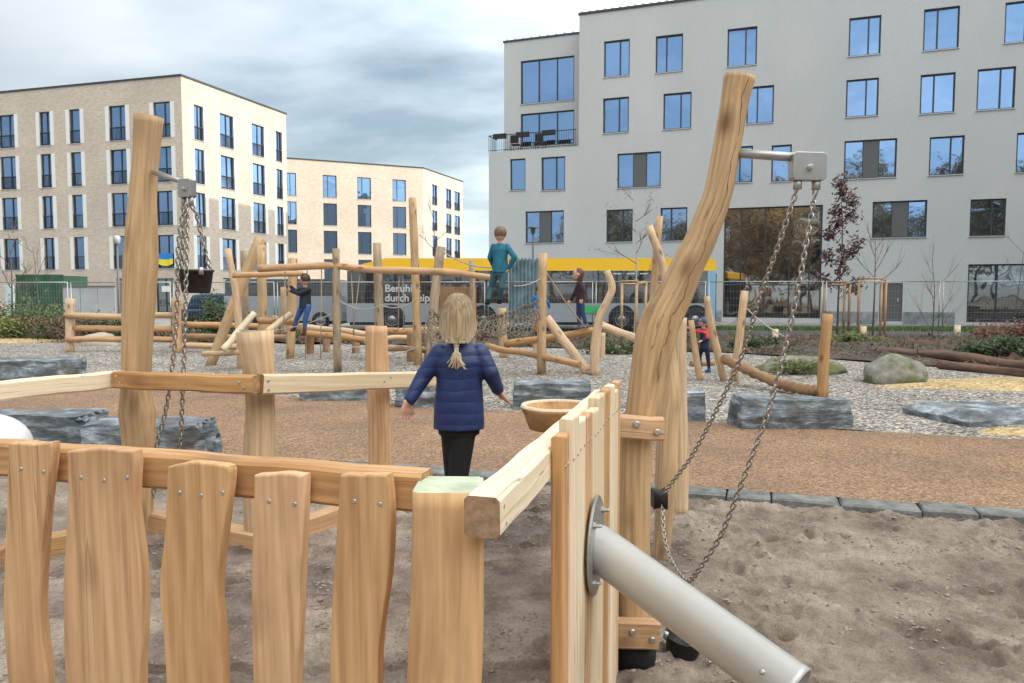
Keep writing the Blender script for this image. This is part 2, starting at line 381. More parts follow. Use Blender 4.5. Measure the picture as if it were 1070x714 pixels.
rs = random.Random(3)
for _ in range(900):
    x = rs.uniform(-5, 7); y = rs.uniform(1.5, 7); dimp.append((x, y, rs.uniform(0, PI), rs.uniform(.035, .12), rs.uniform(.03, .06), rs.uniform(.014, .055)))
cell = {}
for d in dimp: cell.setdefault((int(math.floor(d[0]/.5)), int(math.floor(d[1]/.5))), []).append(d)
def sand_z(x, y, t=0):
    z = .022*mn.noise(V((x*1.1, y*1.1, 0))) + .026*mn.noise(V((x*4.5, y*4.5, 3))) + .022*mn.noise(V((x*13, y*13, 5))) + .013*mn.noise(V((x*34, y*34, 8)))
    if abs(x) < 8 and y < 8:
        ci, cj = int(math.floor(x/.5)), int(math.floor(y/.5))
        for i in (-1, 0, 1):
            for j in (-1, 0, 1):
                for (a, b, th, l, w, h) in cell.get((ci+i, cj+j), ()):
                    dx = x-a; dy = y-b; u = dx*math.cos(th)+dy*math.sin(th); v = -dx*math.sin(th)+dy*math.cos(th)
                    q = (u/l)**2+(v/w)**2
                    if q < 6: z += h*(-math.exp(-q*1.4) + .55*math.exp(-(math.sqrt(q)-1.35)**2*5))
    return z - .03
kn_ = lambda x: sm_pl(K_NEAR, x)
SANDC = plain('sand_clod', (.27,.215,.175), .9, var=.35, vscale=9)
def clods(name, label, n, xr, yf, zf, rr, test=None, seed=1, parent=None):
    rc = random.Random(seed); b = MB(); base_ = [(0,0,1),(.9,0,.25),(.28,.85,.25),(-.73,.53,.25),(-.73,-.53,.25),(.28,-.85,.25),(.5,.4,-.4),(-.3,.6,-.4),(-.6,-.1,-.4),(.1,-.7,-.4)]
    F_ = [(0,1,2),(0,2,3),(0,3,4),(0,4,5),(0,5,1),(1,6,2),(2,7,3),(3,8,4),(4,9,5),(5,9,1),(1,9,6),(2,6,7),(3,7,8),(4,8,9)]
    k = 0; t_ = 0
    while k < n and t_ < n*6:
        t_ += 1; x = rc.uniform(*xr); a, c = yf(x); y = a+(c-a)*rc.random()
        if mn.noise(V((x*2.6, y*2.6, 4)))+.5*mn.noise(V((x*9, y*9, 4))) < rc.uniform(-.25, .35): continue
        if test and not test(x, y): continue
        r = rr[0]+(rr[1]-rr[0])*rc.random()**3.5; z = zf(x, y); th = rc.uniform(0, 6.3); ct, st_ = math.cos(th), math.sin(th)
        fl = rc.uniform(.45, .8); sx_ = rc.uniform(.7, 1.4)
        b.add([(x+r*(p[0]*sx_*ct-p[1]*st_)*rc.uniform(.8, 1.2), y+r*(p[0]*sx_*st_+p[1]*ct)*rc.uniform(.8, 1.2), z+r*p[2]*fl) for p in base_], F_); k += 1
    o = b.build(name, SANDC, parent); o['kind'] = 'stuff'
    if label: tag(o, label, 'sand')
    return o
clods('sand_crumbs', 'loose crumbs and clods of sand on the churned sandpit', 12000, (.35, 6.2), lambda x: (1.6, kn_(x)-.03), lambda x, y: sand_z(x, y), (.003, .017))
clods('sand_crumbs', 'crumbs of sand beyond the platform towards the kerb', 3500, (-4.0, .35), lambda x: (4.3, kn_(x)-.03), lambda x, y: sand_z(x, y), (.003, .015), seed=4)
kn = lambda x: sm_pl(K_NEAR, x); pf = lambda x: sm_pl(P_FAR, x); gf = lambda x: sm_pl(G_FAR, x); sf = lambda x: pl(S_FAR, x)
strip('sand', lambda x: 1.3, lambda x: kn(x)+.02, -.2, 7.5, 520, 330, SAND, sand_z)
strip('sand', lambda x: 1.3, lambda x: kn(x)+.02, -4.5, -.2, 120, 150, SAND, sand_z)
strip('sand', lambda x: -40, lambda x: 1.3, -60, 60, 30, 10, SAND, lambda x, y, t: -.035)
strip('sand', lambda x: 1.3, lambda x: max(1.4, kn(x)+.02), -60, -4.5, 60, 30, SAND, lambda x, y, t: -.035+.02*mn.noise(V((x*3, y*3, 0))))
strip('sand', lambda x: 1.3, lambda x: max(1.4, kn(x)+.02), 7.5, 60, 20, 20, SAND, lambda x, y, t: -.035)
strip('path', lambda x: kn(x)+.2, lambda x: pf(x), -60, 60, 240, 16, PATHM, lambda x, y, t: .015+.008*mn.noise(V((x*.9, y*.9, 0))))
strip('gravel', lambda x: pf(x), lambda x: gf(x)+.3, -60, 60, 300, 60, GRAVEL, lambda x, y, t: .01+.03*mn.noise(V((x*.7, y*.7, 2)))+.015*mn.noise(V((x*4, y*4, 2)))-.0*t)
strip('soil_bed', lambda x: gf(x)+.1, lambda x: max(sf(x), gf(x)+.5), -60, 60, 300, 40, SOIL, lambda x, y, t: .03+.30*math.sin(min(1, t*1.15)*PI)*(.5+.5*(x > 4))*.6+.10*mn.noise(V((x*1.3, y*1.3, 7)))+.05*mn.noise(V((x*5, y*5, 7))))
strip('road', lambda x: sf(x)-.3, lambda x: 36.0, -60, 60, 20, 4, ASPH, lambda x, y, t: -.02)
strip('pavement', lambda x: 36.0, lambda x: 60.0, -120, 120, 10, 4, PAVE, lambda x, y, t: .0)
b = MB(); n = 24; b.add([(-1500,-1500,-.12),(1500,-1500,-.12),(1500,1500,-.12),(-1500,1500,-.12)], [(0,1,2,3)]); g = b.build('ground', PAVE); g['kind'] = 'structure'
# kerb of slate setts
kb = MB(); x = -30.0; rk = random.Random(5)
while x < 16:
    l = rk.uniform(.28, .55); y0 = kn(x); y1 = kn(x+l)
    a = V((x+.006, y0, 0)); e = V((l-.012, y1-y0, 0)); h = rk.uniform(.014, .024); w = rk.uniform(.2, .25)
    nrm = V((-e.y, e.x, 0)).normalized()
    def kp(s, t, z): return a + e*s + nrm*(t*w+rk.uniform(-.006, .006)) + V((0, 0, z+rk.uniform(-.004, .004)))
    vs = [kp(0,0,-.1),kp(1,0,-.1),kp(1,1,-.1),kp(0,1,-.1),kp(0,.0,h-.015),kp(1,.0,h-.015),kp(1,1,h-.015),kp(0,1,h-.015),kp(.03,.1,h),kp(.97,.1,h),kp(.97,.9,h),kp(.03,.9,h)]
    kb.add(vs, [(0,1,5,4),(1,2,6,5),(2,3,7,6),(3,0,4,7),(4,5,9,8),(5,6,10,9),(6,7,11,10),(7,4,8,11),(8,9,10,11)], None, 0, False)
    x += l
o = kb.build('kerb', plain('kerb_stone', (.17,.17,.16), .85, var=.5, vscale=7, bump=.6, bscale=40)); o['kind'] = 'structure'
# puddle, yellow chip patches, grass strip
def blob(name, c, rx, ry, z, mat, seed=0, n=40, jag=.25):
    b = MB(); vs = []; K = 14
    gz = (lambda x, y: .01+.03*mn.noise(V((x*.7, y*.7, 2)))+.015*mn.noise(V((x*4, y*4, 2)))) if name == 'woodchip_area' else (lambda x, y: z)
    for j in range(K+1):
        for i in range(n):
            a = 2*PI*i/n; k = (1+jag*mn.noise(V((math.cos(a)*2+seed, math.sin(a)*2, seed)))*2)*j/K
            x, y = c[0]+math.cos(a)*rx*k, c[1]+math.sin(a)*ry*k; t = 1-(j/K)**4
            vs.append((x, y, gz(x, y)+(z*t-.012*(1-t) if name == 'woodchip_area' else 0)))
    fs = [(j*n+i, (j+1)*n+i, (j+1)*n+(i+1) % n, j*n+(i+1) % n) for j in range(K) for i in range(n)]
    b.add(vs, fs, None, 0, True); o = b.build(name, mat); o['kind'] = 'structure'; return o
WATER = plain('puddle_water', (.03,.028,.025), .04, spec=.8)
p = gd(1010, 403); blob('woodchip_area', (p.x+1.2, p.y), 2.6, 1.0, .075, CHIPS, 1)
p = gd(1060, 455); blob('woodchip_area', (p.x+.6, p.y+.05), 1.0, .33, .06, CHIPS, 3)
p = gd(10, 357); blob('woodchip_area', (p.x-2, p.y), 4.6, 1.0, .085, CHIPS, 4)
p = gd(236, 484); blob('puddle', (p.x, p.y-.1), .42, .1, .012, WATER, 2)
GRASS = plain('grass_blades', (.06,.12,.02), .7, var=.4, vscale=20)
gb = MB(); rg = random.Random(4)
for _ in range(14000):
    x = rg.uniform(8.5, 30); y = rg.uniform(32.2, 34.6) - (x-9)*.12; h = rg.uniform(.06, .16); a = rg.uniform(0, PI); w = .02
    dx, dy = math.cos(a)*w, math.sin(a)*w; lx, ly = rg.uniform(-.05, .05), rg.uniform(-.05, .05)
    gb.add([(x-dx, y-dy, -.02), (x+dx, y+dy, -.02), (x+lx, y+ly, h)], [(0, 1, 2)])
tag(gb.build('grass', GRASS), 'strip of short green grass in front of the pale grey building', 'grass', kind='stuff')
# ------------------------------------------------------------------ buildings
class Fac:
    def __init__(s, A, B):
        s.A = V((A[0], A[1], 0)); d = V((B[0]-A[0], B[1]-A[1], 0)); s.L = d.length; s.d = d.normalized(); s.n = V((s.d.y, -s.d.x, 0))
    def P(s, u, z, w=0): return s.A + s.d*u + V((0, 0, z)) + s.n*w
    def px(s, x0, x1, y0, y1):
        D = (s.d.x, s.d.y); xm = (x0+x1)/2; ym = (y0+y1)/2
        return hitv(x0, ym, s.A, D)[0], hitv(x1, ym, s.A, D)[0], hitv(xm, y1, s.A, D)[1], hitv(xm, y0, s.A, D)[1]
    def bx(s, b, u0, u1, z0, z1, w0, w1, mi=0):
        b.fbox(s.P(u0, z0, w0), s.d*(u1-u0), s.n*(w1-w0), V((0, 0, z1-z0)), mi)
def wall(fc, u0, u1, z0, z1, ops, mat, parent, name='wall', rev=.22, w=0):
    us = sorted(set([u0, u1]+[min(max(o[k], u0), u1) for o in ops for k in (0, 1)])); zs = sorted(set([z0, z1]+[o[k] for o in ops for k in (2, 3)]))
    b = MB(); vs = []; gs = []; fs = []
    idx = {}
    def vt(u, z, dd=0.0):
        k = (round(u, 4), round(z, 4), dd)
        if k not in idx: idx[k] = len(vs); vs.append(fc.P(u, z, w-dd)); gs.append((u+dd, z, 0))
        return idx[k]
    for a, c in zip(us, us[1:]):
        for e, f in zip(zs, zs[1:]):
            mu, mz = (a+c)/2, (e+f)/2
            if any(o[0] < mu < o[1] and o[2] < mz < o[3] for o in ops): continue
            fs.append((vt(a, e), vt(c, e), vt(c, f), vt(a, f)))
    for o in ops:
        a, c, e, f = o[:4]; a = max(a, u0); c = min(c, u1)
        for (p, q) in (((a, e), (a, f)), ((a, f), (c, f)), ((c, f), (c, e)), ((c, e), (a, e))):
            fs.append((vt(*p), vt(*q), vt(*q, rev), vt(*p, rev)))
    b.add(vs, fs, gs); return b.build(name, mat, parent)
def window(fc, u0, u1, z0, z1, parent, bars=(.5,), rail=0, panel=None, w=0, sill=True, trans=(), gl=None, surround=False, rev=.22, curtain=0):
    t = .07; wi = w-.10
    b = MB()
    fc.bx(b, u0, u1, z0, z0+t, wi-.07, wi); fc.bx(b, u0, u1, z1-t, z1, wi-.07, wi)
    fc.bx(b, u0, u0+t, z0+t, z1-t, wi-.07, wi); fc.bx(b, u1-t, u1, z0+t, z1-t, wi-.07, wi)
    W = u1-u0
    for k in bars: fc.bx(b, u0+W*k-t/2, u0+W*k+t/2, z0+t, z1-t, wi-.068, wi-.002)
    for k in trans: fc.bx(b, u0+t, u1-t, z0+(z1-z0)*k-.03, z0+(z1-z0)*k+.03, wi-.066, wi-.004)
    f = b.build('window', ANTH, parent)
    b = MB(); ta, tb = random.uniform(-.016, .016), random.uniform(-.018, .018); a_, c_, e_, f_ = u0+t*.5, u1-t*.5, z0+t*.5, z1-t*.5
    b.add([fc.P(a_, e_, wi-.048-ta-tb), fc.P(c_, e_, wi-.048+ta-tb), fc.P(c_, f_, wi-.048+ta+tb), fc.P(a_, f_, wi-.048-ta+tb)], [(0,1,2,3)]); b.build('pane', gl or GLASS, f)
    if sill:
        b = MB(); fc.bx(b, u0-.03, u1+.03, z0-.03, z0+.012, w-.17, w+.05); b.build('sill', SILL, f)
    if panel:
        b = MB(); fc.bx(b, u0+W*panel[0], u0+W*panel[1], z0+t, z1-t, wi-.03, wi+.012); b.build('shutter_panel', GREYP, f)
    if rail:
        b = MB(); zr = z0+rail
        fc.bx(b, u0+.01, u1-.01, zr-.04, zr, w-.06, w-.02); fc.bx(b, u0+.01, u1-.01, z0+.10, z0+.13, w-.055, w-.025)
        n = max(3, int(W/.11))
        for i in range(n+1):
            uu = u0+.02+(W-.04)*i/n; fc.bx(b, uu-.008, uu+.008, z0+.13, zr-.04, w-.05, w-.03)
        b.build('railing', ANTH, f)
    if surround:
        for (a_, c_) in ((u0-.32, u0-.004), (u1+.004, u1+.32)): b = MB(); fc.bx(b, a_, c_, z0, z1, w, w+.018); b.build('surround', WHITE, f)
    return f
def parapet(fcs, z, parent, h=.12):
    for fc in fcs:
        b = MB(); fc.bx(b, -.06, fc.L+.06, z, z+h, -.5, .07); b.build('parapet_coping', ANTH, parent)
# --- left block
def ray_plane_x(fc, px): 
    return hitv(px, 280, fc.A, (fc.d.x, fc.d.y))[0]
cA = at(195, 300, 52.6); cL = at(0, 300, 57.3); cR = at(302, 300, 63.8)
dL = (V((cL.x, cL.y)) - V((cA.x, cA.y))).normalized(); farL = V((cA.x, cA.y)) + dL*34
fL = Fac((farL.x, farL.y), (cA.x, cA.y)); fR = Fac((cA.x, cA.y), (cR.x, cR.y))
bld = thing('apartment_building', 'cream brick apartment block at left with tall windows, five storeys high, its right side sunlit', 'building', (cA.x, cA.y, 0), 'apartment buildings behind the playground')
rows = [(12.1, 14.5), (9.1, 11.5), (6.15, 8.5), (3.2, 5.5)]
cols = [ray_plane_x(fL, p) for p in (5, 21, 47, 58, 78, 89, 119, 136, 165, 182.5)]
colsL = [(cols[i], cols[i+1]) for i in range(0, 10, 2)]
sp = colsL[0][0]
colsL = [(sp-12.8, sp-11.4), (sp-8.2, sp-7.2), (sp-4.6, sp-3.6)] + colsL
ops = [(a, c, e, f) for (a, c) in colsL for (e, f) in rows]
gr_ops = []
for (x0, x1, y0, y1) in ((80, 91, 291, 302), (122, 134, 291, 327), (163, 182, 291, 327)):
    u0, u1, z0, z1 = fL.px(x0, x1, y0, y1); gr_ops.append((u0, u1, max(z0, .05), z1))
wall(fL, 0, fL.L, -.12, 16.1, ops+gr_ops, BRICK, bld)
for k, (a, c, e, f) in enumerate(ops): window(fL, a, c, e, f, bld, bars=(.62,) if c-a > .95 else (.12,), rail=.95, surround=True)
for (a, c, e, f) in gr_ops: window(fL, a, c, e, f, bld, bars=(.5,), gl=GLASSD)
colsR = [(ray_plane_x(fR, a), ray_plane_x(fR, c)) for a, c in ((206.5, 216.5), (233, 247.3), (266, 278.7), (290.4, 297.2))]
opsR = [(a, c, e, f) for (a, c) in colsR for (e, f) in rows]
opsRg = [(a, c, .6, 2.6) for (a, c) in colsR[:3]]
wall(fR, 0, fR.L, -.12, 16.1, opsR+opsRg, BRICK, bld)
for (a, c, e, f) in opsR: window(fR, a, c, e, f, bld, bars=(.55,), rail=.95, surround=True)
for (a, c, e, f) in opsRg: window(fR, a, c, e, f, bld, bars=(.5,), gl=GLASSD)
def closevol(fa, fb, z, parent, mat, depth=None):
    A = fa.P(0, 0); C = fb.P(fb.L, 0); D = A + (C - fb.P(0, 0))
    b = MB(); b.add([A+V((0,0,z-.02)), fa.P(fa.L, z-.02), C+V((0,0,z-.02)), D+V((0,0,z-.02))], [(0,1,2,3)]); b.build('roof', GREYP, parent)
    b = MB()
    for (p, q) in ((C, D), (D, A)): b.add([V((p.x,p.y,-.1)), V((q.x,q.y,-.1)), V((q.x,q.y,z)), V((p.x,p.y,z))], [(0,1,2,3)])
    b.build('rear_wall', mat, parent)
closevol(fL, fR, 16.1, bld, BRICK); parapet([fL, fR], 16.1, bld)
# --- middle block
cA = at(443, 300, 85); cL = at(302, 300, 78.8); cR = at(484, 300, 95.5)
dL = (V((cL.x, cL.y)) - V((cA.x, cA.y))).normalized(); farL = V((cA.x, cA.y)) + dL*24
fM = Fac((farL.x, farL.y), (cA.x, cA.y)); fN = Fac((cA.x, cA.y), (cR.x, cR.y))
bm_ = thing('apartment_building', 'farther cream brick apartment block between the two nearer buildings, above the bus', 'building', (cA.x, cA.y, 0), 'apartment buildings behind the playground')
rowsM = [(11.4, 13.7), (8.5, 10.8), (5.6, 7.95), (2.7, 5.0)]
cM = [(ray_plane_x(fM, a), ray_plane_x(fM, c)) for a, c in ((301.5, 311), (338.8, 353), (374.5, 388.6), (411, 424.8))]
cM = [(cM[0][0]-4.2, cM[0][0]-2.8)] + cM
ops = [(a, c, e, f) for (a, c) in cM for (e, f) in rowsM]
wall(fM, 0, fM.L, -.12, 15.1, ops, BRICK, bm_)
for (a, c, e, f) in ops: window(fM, a, c, e, f, bm_, bars=(.35,), surround=False)
cN = [(ray_plane_x(fN, a), ray_plane_x(fN, c)) for a, c in ((452, 457.4), (466.4, 472), (475, 481))]
ops = [(a, c, e, f) for (a, c) in cN for (e, f) in rowsM]
wall(fN, 0, fN.L, -.12, 15.1, ops, BRICK, bm_)
for (a, c, e, f) in ops: window(fN, a, c, e, f, bm_, bars=(.5,), rail=.95)
closevol(fM, fN, 15.1, bm_, BRICK); parapet([fM, fN], 15.1, bm_)
# --- right block
pA = at(511, 300, 45); pB = at(1040, 300, 36.0)
dR = (V((pB.x, pB.y)) - V((pA.x, pA.y))).normalized(); pE = V((pA.x, pA.y)) + dR*50
fP = Fac((pA.x, pA.y), (pE.x, pE.y))
rb = thing('apartment_building', 'large pale grey rendered building filling the right side, with blue reflecting windows', 'building', (pA.x, pA.y, 0), 'apartment buildings behind the playground')
uT = hitv(605, 90, fP.A, (fP.d.x, fP.d.y))[0]
zT = hitv(560, 156, fP.A, (fP.d.x, fP.d.y))[1]
SB = 1.3
fQ = Fac((fP.P(.45, 0, -SB).x, fP.P(.45, 0, -SB).y), (fP.P(uT, 0, -SB).x, fP.P(uT, 0, -SB).y))
mainW = [  # x0,x1,y0,y1,kind
 (631,658,42,80,'a'),(685,713.5,36.5,75.5,'b'),(760,791,29,69,'a'),(887,920.5,17.5,58,'a'),(965,1002.5,8,52,'b'),(1050,1086,1,44,'a'),
 (630,657,102,139,'a'),(693,722.5,97,135,'a'),(780,808.5,90,129,'b'),(884,918,82.5,122,'a'),(961.5,998,77,118.5,'b'),(1021,1061,71,114.5,'a'),
 (645,690.5,159.5,196,'p'),(764,786.5,153,191,'b'),(806,827,151.5,190,'s'),(882,937,146,186.5,'p'),(971,1007.5,142.5,183,'a'),(1062,1095,138,180,'a'),
 (633.5,661,219,253,'a'),(690,718,217,252,'b'),(911.5,968.5,210,248.5,'p'),(1013.5,1051,208,247,'a'),
 (533,549,166,199,'s'),(565.5,590.5,164,199,'a'),(549,589,220.5,254,'p')]
ops = []
for w in mainW:
    u0, u1, z0, z1 = fP.px(*w[:4]); ops.append((u0, u1, z0, z1, w[4]))
pu0, pu1, pz0, pz1 = fP.px(756, 858.5, 216, 330); portal = (pu0, pu1, .25, pz1)
du0, du1, dz0, dz1 = fP.px(919, 943, 296, 330); door = (du0, du1, .15, dz1)
ru0, ru1, rz0, rz1 = fP.px(1011, 1090, 276, 327); rec = (ru0, ru1+3, .15, rz1)
gu = [(portal[0]-7.2, portal[0]-5.2), (portal[0]-4.0, portal[0]-2.0)]
low = [o for o in ops if o[3] < zT or o[0] > uT]
LB = [o for o in ops if o[0] < uT]; RB = [o for o in ops if o[0] > uT]
wall(fP, 0, uT, -.12, zT, [o[:4] for o in LB], RENDER, rb)
wall(fP, uT, fP.L, -.12, 16.75, [o[:4] for o in RB]+[portal, door], RENDER, rb) if False else None
# shop recess is deeper, so it is an opening of its own
wall(fP, uT, fP.L, -.12, 16.75, [o[:4] for o in RB]+[portal, door, rec], RENDER, rb, rev=.22)
tu = [fQ.px(544, 600, 61, 107), fQ.px(544, 600, 117, 152)]
wall(fQ, 0, fQ.L, zT-.02, 16.2, tu, RENDER, rb)
window(fQ, *tu[0], rb, bars=(.34, .68)); window(fQ, *tu[1], rb, bars=(.34, .68), sill=False)
for o in ops:
    kd = o[4]; kw = dict(bars=(.62,)) if kd == 'a' else dict(bars=(.4,)) if kd == 'b' else dict(bars=()) if kd == 's' else dict(bars=(.37, .66), panel=(.37, .66))
    window(fP, *o[:4], rb, **kw)
W_ = window(fP, *portal, rb, bars=(.18, .43, .68, .88), trans=(.30, .62), sill=False, gl=glass('portal_glass', (.50,.47,.42), .5))
b = MB(); fP.bx(b, door[0]+.02, door[1]-.02, door[2], door[3]-.02, -.12, -.06); dd = b.build('door', GREYP, rb)
b = MB(); fP.bx(b, door[1]-.22, door[1]-.17, 1.1, 1.3, -.06, -.02); b.build('handle', SILL, dd)
window(fP, *rec, rb, bars=(.2, .45, .7), trans=(.22,), sill=False, gl=GLASSD)
# side faces, terrace floor, roofs, rear
BD = 16.5
def quadw(pts, mat, name): 
    b = MB(); b.add(pts, [tuple(range(len(pts)))], [(V(p)-fP.A).length and ((V(p)-fP.A).dot(fP.n), p[2], 0) for p in pts]); return b.build(name, mat, rb)
quadw([fP.P(0, -.12, -BD), fP.P(0, -.12, 0), fP.P(0, zT, 0), fP.P(0, zT, -BD)], RENDER, 'side_wall')
quadw([fP.P(.45, zT, -BD), fP.P(.45, zT, -SB), fP.P(.45, 16.2, -SB), fP.P(.45, 16.2, -BD)], RENDER, 'side_wall')
quadw([fP.P(uT, zT, -SB), fP.P(uT, zT, 0), fP.P(uT, 16.75, 0), fP.P(uT, 16.75, -SB)], RENDER, 'side_wall')
quadw([fP.P(uT, 16.2, -BD), fP.P(uT, 16.2, -SB), fP.P(uT, 16.75, -SB), fP.P(uT, 16.75, -BD)], RENDER, 'side_wall')
quadw([fP.P(0, zT-.01, 0), fP.P(uT, zT-.01, 0), fP.P(uT, zT-.01, -BD), fP.P(0, zT-.01, -BD)], GREYP, 'terrace_floor')
quadw([fP.P(.45, 16.18, -SB), fP.P(uT, 16.18, -SB), fP.P(uT, 16.18, -BD), fP.P(.45, 16.18, -BD)], GREYP, 'roof')
quadw([fP.P(uT, 16.73, 0), fP.P(fP.L, 16.73, 0), fP.P(fP.L, 16.73, -BD), fP.P(uT, 16.73, -BD)], GREYP, 'roof')
quadw([fP.P(fP.L, -.1, -BD), fP.P(0, -.1, -BD), fP.P(0, 16.2, -BD), fP.P(fP.L, 16.2, -BD)], RENDER, 'rear_wall')
quadw([fP.P(fP.L, -.1, 0), fP.P(fP.L, -.1, -BD), fP.P(fP.L, 16.7, -BD), fP.P(fP.L, 16.7, 0)], RENDER, 'side_wall')
b = MB(); fP.bx(b, uT-.05, fP.L, 16.75, 16.87, -.5, .06); fP.bx(b, .4, uT-.06, 16.2, 16.3, -SB-.4, -SB+.05); b.build('parapet_coping', ANTH, rb)
b = MB()
for k in range(0, 90): fP.bx(b, uT+.1+k*.42, uT+.22+k*.42, 16.87, 16.93, -.2, .03)
for k in range(0, 9): fP.bx(b, .6+k*.5, .72+k*.5, 16.3, 16.36, -SB-.2, -SB+.03)
b.build('coping_bracket', SILL, rb)
PLI = plain('plinth_grey', (.22,.24,.26), .7, var=.5, vscale=2)
for (a_, c_) in ((uT+1, portal[0]-.05), (portal[1]+.05, door[0]-.05), (door[1]+.05, rec[0]-.5)): b = MB(); fP.bx(b, a_, c_, -.1, .62, .003, .05); b.build('plinth', PLI, rb)
# terrace railing + planters
b = MB(); tr0, tr1 = -.02, uT-.15
fP.bx(b, tr0, tr1, zT+.92, zT+.96, -.05, -.01); fP.bx(b, tr0, tr1, zT+.08, zT+.11, -.05, -.01)
k = tr0
while k < tr1: fP.bx(b, k, k+.015, zT+.0, zT+.92, -.04, -.02); k += .13
fP.bx(b, tr0, tr0+.04, zT+.92, zT+.96, -SB, -.05)
for k in range(8): fP.bx(b, tr0, tr0+.015, zT, zT+.92, -SB+.1+k*.14, -SB+.115+k*.14)
b.build('terrace_railing', ANTH, rb)
for k, (u, lb) in enumerate(((.35, 'black planter box on the terrace railing, left end'), (1.75, 'black planter box in the middle of the terrace railing'), (3.3, 'black planter box on the terrace railing nearest the taller wall'))):
    b = MB(); fP.bx(b, u, u+.75, zT+.72, zT+.98, -.01, .20); o = b.build('planter_box', RUB, None, fP.P(u, zT+.72, 0)); tag(o, lb, 'planter', 'planter boxes on the terrace')
for k, (u, lb) in enumerate(((1.2, 'dark garden chair on the terrace, the left one'), (2.7, 'dark garden chair on the terrace, the right one'))):
    t = thing('terrace_chair', lb, 'chair', fP.P(u, zT, -.6), 'chairs on the terrace')
    b = MB(); fP.bx(b, u, u+.5, zT+.42, zT+.46, -.9, -.4); b.build('seat', RUB, t)
    b = MB(); fP.bx(b, u, u+.5, zT+.5, zT+.95, -.4, -.36); b.build('backrest', RUB, t)
    for a in (0, .46):
        for c in (-.9, -.42): bb = MB(); fP.bx(bb, u+a, u+a+.03, zT, zT+.42, c, c+.03); bb.build('leg', RUB, t)
# unseen block added on the right to shade the playground (outside the frame)
nb = thing('apartment_building', 'long grey block added out of view right of the sandpit to shade it', 'building', (34, 0, 0), 'apartment buildings behind the playground')
fW = Fac((31, 26), (27, -36))
opn = [(3+i*4.2, 4.6+i*4.2, 1.2+j*3.05, 2.9+j*3.05) for i in range(13) for j in range(5)]
wall(fW, 0, fW.L, -.1, 16.4, opn, RENDER, nb)
for o in opn: window(fW, *o, nb, bars=(.5,))
for (a, c) in (((31, 26), (43, 25)), ((43, 25), (39, -37)), ((39, -37), (27, -36))):
    b = MB(); b.add([(a[0],a[1],-.1),(c[0],c[1],-.1),(c[0],c[1],16.4),(a[0],a[1],16.4)], [(0,1,2,3)]); b.build('rear_wall', RENDER, nb)
b = MB(); b.add([(31,26,16.38),(43,25,16.38),(39,-37,16.38),(27,-36,16.38)], [(0,1,2,3)]); b.build('roof', GREYP, nb)
# flag on left block
p0 = hitv(166, 265, fL.A, (fL.d.x, fL.d.y)); p1 = hitv(181.5, 276, fL.A, (fL.d.x, fL.d.y))
fb = MB(); vs = []; fs = []
NU, NZ = 16, 10
for i in range(NU+1):
    for j in range(NZ+1):
        s_, t_ = i/NU, j/NZ; sag = .12*math.sin(s_*PI)*(1-t_)
        vs.append(fL.P(p0[0]+(p1[0]-p0[0])*s_, p1[1]+(p0[1]-p1[1])*t_-sag, .06+.03*math.sin(s_*9)*(1.2-t_)))
for i in range(NU):
    for j in range(NZ): k = i*(NZ+1)+j; fs.append((k, k+NZ+1, k+NZ+2, k+1))
fb.add(vs, fs, None, [1 if (f[0] % (NZ+1)) >= 5 else 0 for f in fs], True)
o = fb.build('flag', [plain('flag_yellow', (.75,.62,.03), .8), plain('flag_blue', (.02,.20,.55), .8)], None, fL.P(p0[0], p1[1], .06)); tag(o, 'blue and yellow flag hanging from a window railing of the left building', 'flag')
b = MB(); q = fL.px(168, 177, 299, 305); fL.bx(b, q[0], q[1], q[2], q[3], -.12, -.09); o = b.build('notice_sheet', plain('paper', (.75,.74,.7), .8), None, fL.P(q[0], q[2], -.1)); tag(o, 'white notice sheet stuck to the ground floor door under the flag', 'notice')
# ------------------------------------------------------------------ camera, world, sun
cd = bpy.data.cameras.new('camera'); cam = bpy.data.objects.new('camera', cd); COL.objects.link(cam)
cam.location = CAM; cam.rotation_euler = (PI/2-PITCH, 0, 0); cd.sensor_width = 36; cd.lens = 36*F/1070; cd.clip_end = 4000; cd.clip_start = .05
S.camera = cam
SUN_EL = R(19); SUN_DIR = V((1, -.2, 0)).normalized()
sd = SUN_DIR*math.cos(SUN_EL) + V((0, 0, math.sin(SUN_EL)))
ld = bpy.data.lights.new('sun', 'SUN'); ld.energy = 2.8; ld.angle = R(.55); ld.color = (1, .9, .76)
lo = bpy.data.objects.new('sun', ld); COL.objects.link(lo); lo.rotation_euler = sd.to_track_quat('Z', 'Y').to_euler()
w = bpy.data.worlds.new('World'); S.world = w; w.use_nodes = True; nt = w.node_tree; N = lambda t, **k: mknode(nt, t, **k); L = nt.links.new
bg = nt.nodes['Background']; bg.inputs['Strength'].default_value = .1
sky = N('ShaderNodeTexSky', sky_type='NISHITA', sun_disc=False); sky.sun_elevation = SUN_EL; sky.sun_rotation = math.atan2(SUN_DIR.x, SUN_DIR.y)
sky.air_density = 1.2; sky.dust_density = 1.5; sky.ozone_density = 2.0
tc = N('ShaderNodeTexCoord'); sx = N('ShaderNodeSeparateXYZ'); L(tc.outputs['Generated'], sx.inputs[0])
zc = N('ShaderNodeMath', operation='MAXIMUM'); L(sx.outputs['Z'], zc.inputs[0]); zc.inputs[1].default_value = 0.0
za = N('ShaderNodeMath', operation='ADD'); L(zc.outputs[0], za.inputs[0]); za.inputs[1].default_value = .22
dv = N('ShaderNodeVectorMath', operation='DIVIDE'); L(tc.outputs['Generated'], dv.inputs[0]); cb = N('ShaderNodeCombineXYZ')
for k in range(3): L(za.outputs[0], cb.inputs[k])
L(cb.outputs[0], dv.inputs[1])
